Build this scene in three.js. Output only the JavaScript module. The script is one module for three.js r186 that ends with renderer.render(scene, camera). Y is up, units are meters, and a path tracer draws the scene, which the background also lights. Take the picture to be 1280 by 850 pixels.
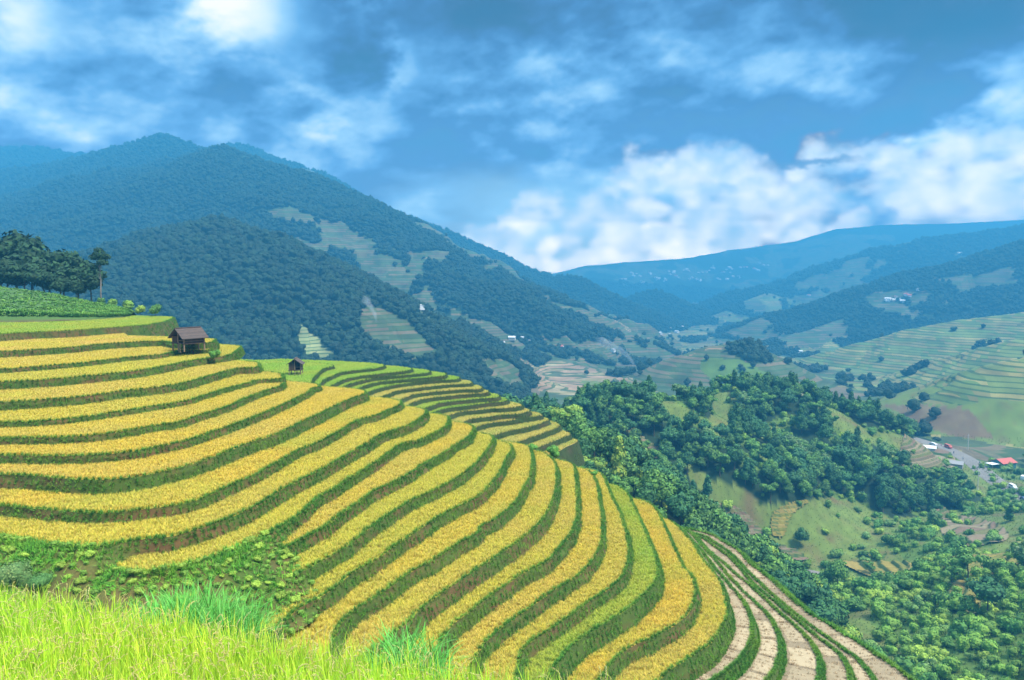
import * as THREE from 'three';
import { mergeGeometries } from 'three/addons/utils/BufferGeometryUtils.js';
import { MarchingCubes } from 'three/addons/objects/MarchingCubes.js';

// ---------------------------------------------------------------- camera, light, air
const scene = new THREE.Scene();
const R = Math.PI / 180;
const camera = new THREE.PerspectiveCamera(50, 1280 / 850, 0.1, 30000);
camera.position.set(0, 0, 0);                       // heights in this scene are measured from the eye
camera.rotation.set(-5.02 * R, 0, 0);
const renderer = new THREE.WebGLRenderer({ antialias: true });
renderer.toneMapping = THREE.LinearToneMapping;
renderer.toneMappingExposure = 2.3;
renderer.shadowMap.enabled = true;
const SUN_AZ = 118 * R, SUN_EL = 60 * R;            // high, behind the camera on its right, softened by thin cloud
const sunDir = new THREE.Vector3(Math.sin(SUN_AZ) * Math.cos(SUN_EL), Math.sin(SUN_EL), -Math.cos(SUN_AZ) * Math.cos(SUN_EL));
const sun = new THREE.DirectionalLight(new THREE.Color(1, 0.9, 0.76), 3.6);
sun.position.copy(sunDir).multiplyScalar(400).add(new THREE.Vector3(0, -20, -80));
sun.target.position.set(0, -20, -80);
sun.castShadow = true; sun.shadow.radius = 22; sun.shadow.mapSize.set(4096, 4096);
Object.assign(sun.shadow.camera, { left: -160, right: 160, top: 160, bottom: -160, near: 1, far: 900 });
sun.shadow.camera.updateProjectionMatrix();
scene.add(sun, sun.target);
scene.fog = new THREE.FogExp2(new THREE.Color(0.085, 0.51, 0.95), 0.00050);

// ---------------------------------------------------------------- random numbers and noise
function rng(seed) { let a = seed >>> 0; return () => { a = (a + 0x6D2B79F5) | 0; let t = Math.imul(a ^ (a >>> 15), 1 | a); t = (t + Math.imul(t ^ (t >>> 7), 61 | t)) ^ t; return ((t ^ (t >>> 14)) >>> 0) / 4294967296; }; }
const PERM = new Uint8Array(512); { const r = rng(77); const p = [...Array(256).keys()]; for (let i = 255; i > 0; i--) { const j = Math.floor(r() * (i + 1));[p[i], p[j]] = [p[j], p[i]]; } for (let i = 0; i < 512; i++) PERM[i] = p[i & 255]; }
const GX = new Float32Array(256), GY = new Float32Array(256); { const r = rng(5); for (let i = 0; i < 256; i++) { const a = r() * 6.2832; GX[i] = Math.cos(a); GY[i] = Math.sin(a); } }
function noise2(x, y) {                              // gradient noise, about -0.7 .. 0.7
  const xi = Math.floor(x), yi = Math.floor(y), fx = x - xi, fy = y - yi, X = xi & 255, Y = yi & 255;
  const u = fx * fx * fx * (fx * (fx * 6 - 15) + 10), v = fy * fy * fy * (fy * (fy * 6 - 15) + 10);
  const a = PERM[PERM[X] + Y], b = PERM[PERM[X + 1] + Y], c = PERM[PERM[X] + Y + 1], d = PERM[PERM[X + 1] + Y + 1];
  const n00 = GX[a] * fx + GY[a] * fy, n10 = GX[b] * (fx - 1) + GY[b] * fy, n01 = GX[c] * fx + GY[c] * (fy - 1), n11 = GX[d] * (fx - 1) + GY[d] * (fy - 1);
  return (n00 + (n10 - n00) * u) * (1 - v) + (n01 + (n11 - n01) * u) * v;
}
function fbm(x, y, o = 5, g = 0.5) { let s = 0, a = 1, n = 0; for (let i = 0; i < o; i++) { s += a * noise2(x, y); n += a; a *= g; x = x * 2.03 + 17.3; y = y * 2.03 - 9.1; } return s / n * 1.6; }
function billow(x, y, o = 5) { let s = 0, a = 1, n = 0; for (let i = 0; i < o; i++) { s += a * (1 - Math.abs(noise2(x, y)) * 2.4); n += a; a *= 0.5; x = x * 2.1 + 5.3; y = y * 2.1 + 3.7; } return s / n; }
const clamp = (x, a = 0, b = 1) => x < a ? a : x > b ? b : x;
const sstep = (a, b, x) => { const t = clamp((x - a) / (b - a)); return t * t * (3 - 2 * t); };
const mix = (a, b, t) => a + (b - a) * t;
const mix3 = (a, b, t) => [mix(a[0], b[0], t), mix(a[1], b[1], t), mix(a[2], b[2], t)];

// ---------------------------------------------------------------- sky: a deck of broken grey-blue cloud, heaped white cumulus low over the valley's end
{
  const W = 4096, H = 2048, data = new Float32Array(W * H * 4), J0 = H / 2 - 40, D = new Float32Array(W * (H - J0) * 3);
  // [azimuth, elevation, azimuth radius, elevation radius, strength] in degrees: thick (dark) and thin (bright) places of the deck
  const spots = [[14.8,19.8,17.6,3.3,-0.24],[30.6,17.3,10.7,2.7,-0.24],[8.1,9.6,6.8,1.2,-0.10],[13.6,12.3,8.9,1.5,-0.08],[26.3,11.9,6.1,1.2,-0.05],[19.3,15.3,5.0,1.2,0.07],[25.8,13.9,3.6,0.9,0.07],[11.2,15.1,3.6,1.0,0.07],[-5.0,19.0,8.1,2.5,-0.12],[-28.3,12.8,5.9,2.2,0.10],[-32.5,10.2,5.4,1.6,0.06],[0.0,17.4,7.5,3.1,-0.06],[-34.2,16.4,3.9,2.1,0.40],[-19.9,18.4,4.2,2.8,0.50],[-8.4,15.8,1.6,1.9,0.28],[-10.6,19.9,2.4,0.9,0.25],[-12.4,12.4,3.6,2.5,0.16],[-5.0,8.4,7.5,1.6,-0.02],[-13.6,16.9,3.6,2.4,-0.08],[-30.2,14.1,3.8,1.9,-0.04],[-23.2,10.3,10.6,1.4,0.10],[-32.5,10.7,5.4,2.1,0.04],[3.8,10.2,3.8,1.3,0.08],[29.9,12.1,2.1,0.8,-0.20],[33.8,10.1,3.0,3.1,0.25],[14.2,6.9,3.3,1.2,0.45],[28.3,8.5,3.7,1.1,0.45]];
  const ramp = [[0, .016, .07, .15], [.2, .034, .125, .26], [.4, .075, .27, .52], [.55, .15, .43, .75], [.7, .34, .65, .90], [.85, .70, .88, .95], [1, .98, 1, .97], [1.4, 1.15, 1.15, 1.1]];
  const col = (b) => { b = clamp(b, 0, 1.39); let i = 0; while (ramp[i + 1][0] < b) i++; const A = ramp[i], B = ramp[i + 1], t = (b - A[0]) / (B[0] - A[0]); return [mix(A[1], B[1], t), mix(A[2], B[2], t), mix(A[3], B[3], t)]; };
  for (let j = J0; j < H; j++) {
    const el = ((j + 0.5) / H - 0.5) * 180;
    for (let i = 0; i < W; i++) {
      let az = ((i + 0.5) / W - 0.25) * 360; if (az > 180) az -= 360;
      const front = Math.abs(az) < 55 && el < 36;
      // cloud-plane coordinates keep the grain of the deck even round the whole dome
      const e = Math.max(el, -1) + 11, k = 60 / e, ca = az * R;
      const px = Math.sin(ca) * k * 2.2 + 40, py = Math.cos(ca) * k * 2.2 + 40;
      const wx = noise2(px * 0.5 + 3, py * 0.5), wy = noise2(px * 0.5 - 8, py * 0.5 + 5);
      const n = fbm(px * 0.5 + wx * 0.5, py * 0.5 + wy * 0.5, front ? 6 : 3, 0.52);
      const m = front ? fbm(az * .13 + 3, el * .24 + 1 - az * .03, 6, .60) : 0, m2 = front ? fbm(az * .15 - 20, el * .25 + 7, 5, .56) : 0;
      let b = 0.49 + 0.20 * n + 0.40 * m + .10 * fbm(px * 2.3 + wx, py * 2.3, front ? 4 : 1);
      b += 0.30 * sstep(18, 60, el);                   // brighter towards the zenith, added for the light it gives the ground
      if (front) for (const s of spots) { const dx = (az + m * 3.6 - s[0]) / s[2], dy = (el + m2 * 2.4 - s[1]) / s[3], q = dx * dx + dy * dy; if (q < 6) b += s[4] * Math.exp(-q); }
      const c = col(b), o = ((j - J0) * W + i) * 3;
      // clear air shows between the deck and the cumulus
      const air = Math.exp(-(((az - 2) / 11) ** 2)) * sstep(9.5, 5.5, el + m * 2) * 0.75;
      D[o] = mix(c[0], .36, air); D[o + 1] = mix(c[1], .70, air); D[o + 2] = mix(c[2], .92, air);
    }
  }
  // cumulus: heaps of overlapping puffs; thin cloud glows white, thick cloud is bluer
  const r = rng(4242), puffs = [], topAt = az => 6.6 + 3.6 * sstep(-3, 14, az) + 1.7 * noise2(az * .10 + 2, 4.2) + 1.3 * noise2(az * .29, 9.1);
  for (let i = 0; i < 420; i++) { const az = -6 + r() * 70, top = topAt(az) - (az < 0 ? -az * .9 : 0), t = Math.pow(r(), .62), e = .2 + (top - .2) * (1 - t), rad = (1.3 + 2.6 * r() * r()) * (.8 + .25 * (1 - t)); puffs.push([az, e - rad * .4, rad, r()]); }
  puffs.sort((a, b) => (b[1] + b[2] * .5) - (a[1] + a[2] * .5));
  for (const [az, e, rad, q] of puffs) {
    const R2 = rad * 1.9, j0 = Math.max(J0, Math.floor(((e - R2) / 180 + .5) * H)), j1 = Math.min(H - 1, Math.ceil(((e + R2) / 180 + .5) * H)), i0 = Math.floor(((az - R2) / 360 + .25) * W), i1 = Math.ceil(((az + R2) / 360 + .25) * W);
    for (let j = j0; j <= j1; j++) for (let i = i0; i <= i1; i++) {
      const a = ((i + .5) / W - .25) * 360, l = ((j + .5) / H - .5) * 180, dx = (a - az) / rad, dy = (l - e) / (rad * .82); if (dx * dx + dy * dy > 1.7) continue;
      const n = fbm(a * .55 + q, l * .75, 5, .52), n2 = fbm(a * .45 - 9, l * .62 + q * 2, 4, .45);
      const d = Math.hypot(dx, dy) * (1 + .7 * n); if (d >= 1) continue;
      const al = sstep(1.3, .85, Math.hypot(dx, dy)) * sstep(1, .15, d) * (dy < 0 ? mix(1, .35, clamp(-dy * 1.2)) : 1) * .92, zz = Math.sqrt(1 - d * d), lit = clamp(.66 + .55 * n2 - .08 * zz + (q - .5) * .55);
      const c = [mix(.17, .97, lit), mix(.52, 1.03, lit), mix(.82, 1.03, lit)], o = ((j - J0) * W + i) * 3;
      D[o] = mix(D[o], c[0], al); D[o + 1] = mix(D[o + 1], c[1], al); D[o + 2] = mix(D[o + 2], c[2], al);
    }
  }
  // a shred of dark cloud in front of the cumulus
  for (let j = J0; j < J0 + 240; j++) for (let i = Math.floor(.25 * W); i < .36 * W; i++) {
    const a = ((i + .5) / W - .25) * 360, l = ((j + .5) / H - .5) * 180, n = fbm(a * .9, l * 1.6, 4, .55), dx = (a - 22.2 + n * .8) / 3.6, dy = (l - 8.05 + n * .5 - .03 * (a - 22)) / .42, al = sstep(1.25, .3, Math.hypot(dx, dy)) * .8, o = ((j - J0) * W + i) * 3;
    if (al > 0) { D[o] = mix(D[o], .09, al); D[o + 1] = mix(D[o + 1], .32, al); D[o + 2] = mix(D[o + 2], .58, al); }
  }
  // radiance above the haze of the valley, which veils the low sky
  const EXP = 2.3, AIR = [.07 / EXP, .41 / EXP, .71 / EXP];
  for (let j = J0; j < H; j++) {
    const el = Math.max(.2, ((j + 0.5) / H - 0.5) * 180), bright = 1 + 1.3 * sstep(24, 60, el), T = Math.exp(-.00050 * Math.min(6300, 440 / Math.sin(el * R)));  // bright: gain added to the overhead sky as fill for the shaded banks
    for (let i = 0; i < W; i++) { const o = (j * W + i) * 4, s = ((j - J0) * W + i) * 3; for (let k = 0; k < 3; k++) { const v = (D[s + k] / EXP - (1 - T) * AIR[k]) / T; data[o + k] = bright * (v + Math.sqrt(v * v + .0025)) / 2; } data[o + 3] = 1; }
  }
  { // no part of the low sky is much darker than the deck above it
    const ms = []; for (let j = Math.floor(H * (.5 + 10 / 180)); j < H * (.5 + 20 / 180); j += 3) for (let i = 0; i < W; i += 7) { const o = (j * W + i) * 4; ms.push([data[o], data[o + 1], data[o + 2]]); }
    const usual = [0, 1, 2].map(k => ms.map(m => m[k]).sort((a, b) => a - b)[ms.length >> 1]), um = (usual[0] + usual[1] + usual[2]) / 3;
    for (let j = J0; j < H * (.5 + 17 / 180); j++) { const el = ((j + .5) / H - .5) * 180, need = .62 * sstep(17, 10.5, el); for (let i = 0; i < W; i++) { const o = (j * W + i) * 4, lift = Math.max(0, need - (data[o] + data[o + 1] + data[o + 2]) / 3 / um); for (let k = 0; k < 3; k++) data[o + k] += lift * usual[k]; } }
  }
  for (let j = 0; j < J0; j++) for (let i = 0; i < W; i++) { const o = (j * W + i) * 4; data[o] = .2; data[o + 1] = .3; data[o + 2] = .35; data[o + 3] = 1; }
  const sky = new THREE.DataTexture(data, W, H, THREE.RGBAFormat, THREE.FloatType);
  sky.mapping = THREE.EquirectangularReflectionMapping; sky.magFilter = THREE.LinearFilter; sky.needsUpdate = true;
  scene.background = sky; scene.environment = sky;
}
const HILL = [
 {d:8.50,p:[[-76.73,-108.95],[-74.2,-113.18],[-70.53,-116.2],[-67.7,-123.41],[-65.29,-128.12],[-65.9,-136.09],[-67.61,-143.68],[-70.45,-151.64]]},
 {d:9.67,p:[[-66.92,-94.81],[-63.31,-97.81],[-61.18,-100.59],[-59.67,-104.85],[-57.28,-108.05],[-53.61,-110.46],[-49.01,-106.66],[-45.29,-106.2],[-44.6,-108.05],[-45.36,-110.96]]},
 {d:10.56,p:[[-59.14,-83.62],[-56.15,-86.58],[-53.2,-90.21],[-50.88,-95.82],[-48.22,-99.35],[-47.76,-104.74],[-45.52,-104.74],[-44.23,-105.56],[-44.51,-108.53],[-45.65,-112.13]]},
 {d:11.13,p:[[-54.87,-77.47],[-51.38,-79.09],[-48.42,-81.96],[-45.58,-85.68],[-43.98,-90.47],[-43.18,-96.64],[-41.69,-101.29],[-40.63,-103.13],[-41.7,-109.69],[-43.07,-115.24]]},
 {d:12.05,p:[[-49.78,-70.1],[-46.61,-71.58],[-43.67,-73.75],[-41.32,-77.5],[-39,-80.04],[-37.57,-83.88],[-37.06,-90.72],[-36.35,-96.42],[-34.96,-96.73],[-34.18,-97.19],[-35.09,-100.36]]},
 {d:12.93,p:[[-46.02,-64.66],[-42.64,-65.31],[-39.97,-67.34],[-37.74,-70.62],[-35.85,-73.4],[-34.3,-76.4],[-33.63,-82.16],[-32.64,-88.24],[-31.93,-91.69],[-30.45,-92.08],[-29.53,-92.59],[-30.23,-95.28]]},
 {d:13.46,p:[[-43.3,-60.71],[-40.49,-60.99],[-37.66,-61.27],[-35.28,-62.4],[-33.43,-64.79],[-32.38,-66.19],[-31.45,-66.94],[-30.61,-71.17],[-29.82,-76.37],[-29.61,-84.43],[-28.65,-89.76],[-28.86,-91.2]]},
 {d:14.11,p:[[-40.99,-57.36],[-39.29,-57.36],[-36.38,-57.22],[-34.21,-57.36],[-32.26,-57.92],[-30.59,-59.14],[-29.65,-60.41],[-28.34,-62.83],[-27.42,-66.67],[-26.52,-71.37],[-25.71,-77.48],[-25.34,-83.86],[-25.13,-89.65],[-25.41,-91.96],[-25.01,-93.52]]},
 {d:14.82,p:[[-38.9,-54.31],[-35.96,-53.91],[-32.83,-53.13],[-30.1,-52.94],[-27.97,-53.91],[-27.04,-54.92],[-25.71,-56.82],[-24.78,-60.06],[-24.27,-61.82],[-23.6,-65.08],[-22.56,-67.75],[-21.74,-74.17],[-21.09,-77.93],[-20.37,-84.54],[-19.58,-88.54],[-18.86,-91.79],[-18.78,-92.93]]},
 {d:15.88,p:[[-35.98,-50.05],[-33.09,-49.41],[-30.27,-48.8],[-28.16,-48.49],[-26.4,-48.8],[-24.81,-49.51],[-23.04,-50.7],[-22.08,-53.28],[-21.23,-56.74],[-20.77,-58.64],[-20.28,-62.59],[-19.65,-66.81],[-18.66,-69.75],[-18.07,-72.95],[-17.67,-77.57],[-16.87,-81.12],[-15.67,-83.23],[-14.72,-87.31],[-14.07,-89.76],[-13.98,-91.5]]},
 {d:16.62,p:[[-33.22,-46.04],[-30.72,-45.02],[-28.54,-44.4],[-27.07,-44.16],[-25.82,-44.28],[-24.44,-45.02],[-23.02,-45.78],[-21.93,-46.04],[-20.78,-47.66],[-19.72,-49.84],[-18.75,-52.73],[-18.27,-56.16],[-17.41,-58.98],[-16.73,-62.32],[-15.82,-66.32],[-14.85,-71.15],[-13.99,-75.68],[-12.96,-78.53],[-11.54,-81.61],[-10.6,-87.13],[-10.6,-89.46]]},
 {d:17.57,p:[[-24.74,-43.36],[-23.16,-42.5],[-22.21,-42.29],[-21.28,-42.71],[-20.25,-43.25],[-19.51,-44.15],[-18.87,-45.2],[-17.85,-47.32],[-17.07,-49.22],[-16.23,-51.27],[-15.76,-53.17],[-15.69,-55.21],[-15.48,-57.46],[-14.85,-59.57],[-14.4,-62.79],[-13.38,-67.14],[-12.32,-72.72],[-11.45,-76.52],[-10.11,-77.87],[-8.32,-83.01],[-7.79,-86.26],[-7.86,-89.95]]},
 {d:18.38,p:[[-17.39,-47.03],[-16.74,-46.78],[-15.89,-47.03],[-15.46,-48.69],[-14.62,-50.9],[-14.14,-52.28],[-13.41,-55.84],[-12.46,-59.32],[-11.77,-61.95],[-10.44,-65.21],[-9.08,-69.69],[-7.69,-73.62],[-6.35,-78.67],[-5.06,-82.93],[-4.69,-88.33]]},
 {d:19.23,p:[[-16.32,-42.07],[-16.09,-42.36],[-15.22,-43.56],[-14.74,-44.82],[-13.85,-46.38],[-13.09,-48.22],[-12.2,-50.57],[-11.27,-53.44],[-10.68,-55.99],[-9.56,-59.51],[-8.7,-61.84],[-7.18,-64.8],[-5.53,-68.21],[-4.03,-72.9],[-2.83,-79.56],[-2.18,-85.2],[-2.15,-86.34]]},
 {d:20.11,p:[[-13.59,-40.58],[-12.99,-43.32],[-12.23,-44.86],[-11.64,-46.14],[-10.85,-48.92],[-9.74,-50.83],[-8.7,-53.91],[-7.9,-55.9],[-6.59,-59.27],[-5.07,-62.25],[-3.38,-65.54],[-2.19,-69.19],[-1.14,-75.1],[-0.42,-80.54],[-0.01,-86.07]]},
 {d:21.04,p:[[-10.27,-40.4],[-10.34,-41.23],[-10.42,-42.27],[-10.24,-43.93],[-9.82,-45.31],[-9.02,-46.88],[-8.33,-48.34],[-7.61,-50.04],[-6.82,-51.69],[-5.48,-53.87],[-4.06,-56.54],[-2.71,-59.15],[-2.72,-60.3],[-1.56,-62.12],[-0.35,-65.26],[1.02,-70.58],[2.02,-76.83],[2.46,-83.58],[2.24,-88.51]]},
 {d:22.00,p:[[-7.9,-42.6],[-7.33,-43.85],[-6.72,-45.16],[-5.83,-47.61],[-4.64,-50.32],[-3.26,-52.56],[-2.45,-54.16],[-1.09,-56.45],[0.88,-60.25],[2.59,-64.2],[3.74,-69.13],[4.64,-74.84],[5.14,-80.95],[5.06,-86.05],[4.59,-88.48]]},
 {d:23.18,p:[[-4.88,-43.12],[-4.65,-44.33],[-4.26,-45.99],[-3.91,-47.37],[-3.06,-49.04],[-2.29,-50.38],[-0.81,-53.01],[0.81,-55.64],[2.58,-57.93],[4.03,-60.74],[5.28,-64.18],[6.33,-68.85],[6.47,-70.13],[6.96,-76.21],[7.5,-83.42],[7.7,-88.42]]},
 {d:24.20,p:[[-2.82,-42.67],[-2.39,-44.33],[-2.09,-45.74],[-1.59,-47.24],[-0.27,-49.46],[1.28,-51.89],[2.99,-54.57],[5.47,-57.81],[6.92,-60.49],[7.96,-64.11],[8.89,-68.97],[9.37,-73.68],[9.76,-79.05],[9.98,-85.86],[9.88,-88.84]]},
 {d:25.14,p:[[0.39,-44.99],[0.59,-46.4],[0.85,-47.69],[1.72,-49.27],[3.9,-52.04],[6.37,-55.38],[7.96,-57.35],[9.31,-59.45],[10.21,-62.5],[11.1,-67.69],[11.62,-73.78],[11.73,-77.49],[11.54,-86.69],[11.56,-91.26]]},
 {d:26.01,p:[[2.54,-45.87],[3.22,-47.83],[4.25,-49.76],[6.01,-52.06],[7.86,-54.09],[10.66,-57.58],[11.57,-58.93],[12.56,-61.23],[13.38,-64.69],[13.7,-70.19],[13.99,-77.44],[14,-85.16],[13.85,-87.72]]},
 {d:27.40,p:[[5.8,-47.43],[6.58,-49.05],[7.36,-50.39],[8.71,-52],[10.56,-53.49],[12.63,-55.53],[14.32,-57.48],[15.67,-60.1],[16.37,-62.37],[16.75,-65.45],[16.38,-67.23],[16.72,-72.33],[16.9,-78.71],[17.17,-85.72]]},
 {d:28.46,p:[[9.91,-48.38],[10.8,-49.82],[11.52,-50.85],[13.01,-52.33],[15.1,-54.22],[16.97,-56.95],[18.51,-60.22],[19.06,-62.42],[19.61,-66.67],[19.53,-70.9],[19.41,-73.73],[19.38,-78.53],[18.85,-82.47]]},
 {d:29.77,p:[[13,-50.06],[14.41,-51.53],[16.62,-53.7],[18.23,-55.38],[19.64,-57.64],[20.84,-60.59],[21.36,-63],[21.51,-65.59],[21.37,-68.41],[21.14,-71.46],[20.83,-78.58],[20.54,-82.6],[20.22,-84.77]]},
 {d:30.59,p:[[16.73,-50.54],[18.14,-52],[19.28,-53.15],[20.5,-54.76],[21.86,-57.14],[22.6,-58.99],[23.26,-61.47],[23.47,-64.17],[23.22,-66.49],[22.89,-68.82],[22.65,-71.66],[22.37,-75.68],[21.91,-82.09],[21.74,-85.37]]},
 {d:31.32,p:[[21.4,-51.39],[22.74,-52.86],[23.72,-54.32],[24.85,-56.5],[25.67,-58.73],[26.04,-60.65],[25.83,-63.21],[25.3,-66.28],[24.86,-69.65],[24.62,-72.32],[23.86,-75.57],[23.44,-78.29],[22.69,-83.14],[22.48,-86.91]]},
 {d:31.90,p:[[25.15,-52.7],[26.4,-54.22],[27.04,-55.32],[27.67,-57.1],[28.05,-59.35],[27.82,-61.02],[27.28,-63.3],[26.78,-66.62],[26.14,-70.45],[25.42,-74.72],[25.02,-81.99],[23.99,-86.07]]},
 {d:32.31,p:[[28.38,-53.76],[29.07,-54.92],[29.41,-56.03],[29.61,-57.84],[29.43,-60.23],[28.9,-62.3],[28.07,-65.48],[27.24,-69.6],[26.44,-75.5],[25.73,-84.38],[24.78,-87.66]]},
 {d:32.61,p:[[33.92,-53.87],[33.11,-56.55],[32.35,-59.27],[30.97,-64.04],[29.8,-67.37],[28.69,-71.52],[28.1,-78.08],[27.39,-80.67],[27.1,-86.08],[26.21,-88.96]]},
];
const SPUR = [
 {d:20.20,p:[[-37.74,-135.07],[-39.8,-145.61],[-40.66,-152.08],[-41.32,-159.89],[-40.38,-163.71]]},
 {d:20.89,p:[[-36.71,-136.07],[-38.03,-146.41],[-37.86,-152.73],[-36.75,-159.62],[-32.91,-163.8],[-30.13,-167.94],[-29.91,-170.08]]},
 {d:21.60,p:[[-35.48,-140.7],[-35.83,-147.92],[-34.35,-155.68],[-30.65,-160.23],[-26.61,-164.3],[-23.83,-167.31],[-23.39,-169.37]]},
 {d:22.33,p:[[-34.12,-141.83],[-34.14,-149.32],[-32.1,-156.54],[-29.23,-160.98],[-23.58,-165.44],[-19.75,-168.63],[-19.15,-170.66]]},
 {d:23.09,p:[[-32.19,-143.06],[-31.76,-150.43],[-30.16,-157.51],[-26.24,-161.86],[-20.39,-165.75],[-15.85,-169.09],[-15.39,-171.31]]},
 {d:23.88,p:[[-30.24,-144.39],[-29.36,-151.64],[-27.41,-157.56],[-23.23,-162.86],[-17.33,-167.36],[-13.04,-168.99],[-12.35,-170.9]]},
 {d:24.69,p:[[-27.37,-144.13],[-26.18,-152.03],[-24.84,-156.8],[-19.94,-161.87],[-13.97,-166.17],[-9.68,-167.72],[-9.26,-169.23]]},
 {d:25.53,p:[[-23.88,-145.11],[-22.85,-151.59],[-20.96,-157.51],[-16.11,-161.45],[-11.54,-163.9],[-7.43,-164.95],[-6.81,-167.29]]},
 {d:26.39,p:[[-21.74,-145.93],[-20.81,-151.75],[-18.46,-157.12],[-12.91,-160.9],[-8.63,-163.26],[-5.8,-164.47],[-5.22,-166.52]]},
 {d:27.29,p:[[-19.09,-145.32],[-17.54,-151.73],[-15.06,-156.91],[-9.75,-160.57],[-6.69,-162.46],[-3.54,-163.81],[-2.77,-165.97]]},
 {d:28.22,p:[[-17.12,-147.91],[-15.32,-153.17],[-13.99,-155.18],[-9.64,-158.63],[-5.08,-161.88],[-1.62,-164.12],[-0.82,-166.03]]},
 {d:29.18,p:[[-14.77,-147.56],[-12.9,-152.94],[-11.03,-156.19],[-6.54,-158.72],[-3.56,-160.45],[-3.88,-160.02],[0.9,-162.02],[2.32,-164.08]]},
 {d:30.17,p:[[-10.95,-146.68],[-9.01,-152.89],[-6.39,-154.92],[-3.48,-156.51],[-2.65,-157.63],[2.08,-159.52],[4.24,-162.76]]},
 {d:31.20,p:[[-9.09,-147.55],[-4.88,-153.88],[-0.3,-156.81],[3.88,-160.46],[6.86,-162.99]]},
 {d:32.26,p:[[-4.6,-144.78],[-0.85,-150.67],[3.17,-154.5],[7.17,-160.31],[8.37,-162.75]]},
 {d:33.35,p:[[-0.27,-143.58],[3.61,-148.94],[7.85,-155.8],[10.13,-159.75],[10.92,-162.7]]},
 {d:34.49,p:[[2.91,-141.51],[6.91,-147.98],[10.64,-154],[12.88,-158.29]]},
 {d:35.66,p:[[7.17,-141.89],[9.65,-147.48],[12.91,-153.51],[14.45,-156.59]]},
];
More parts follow.
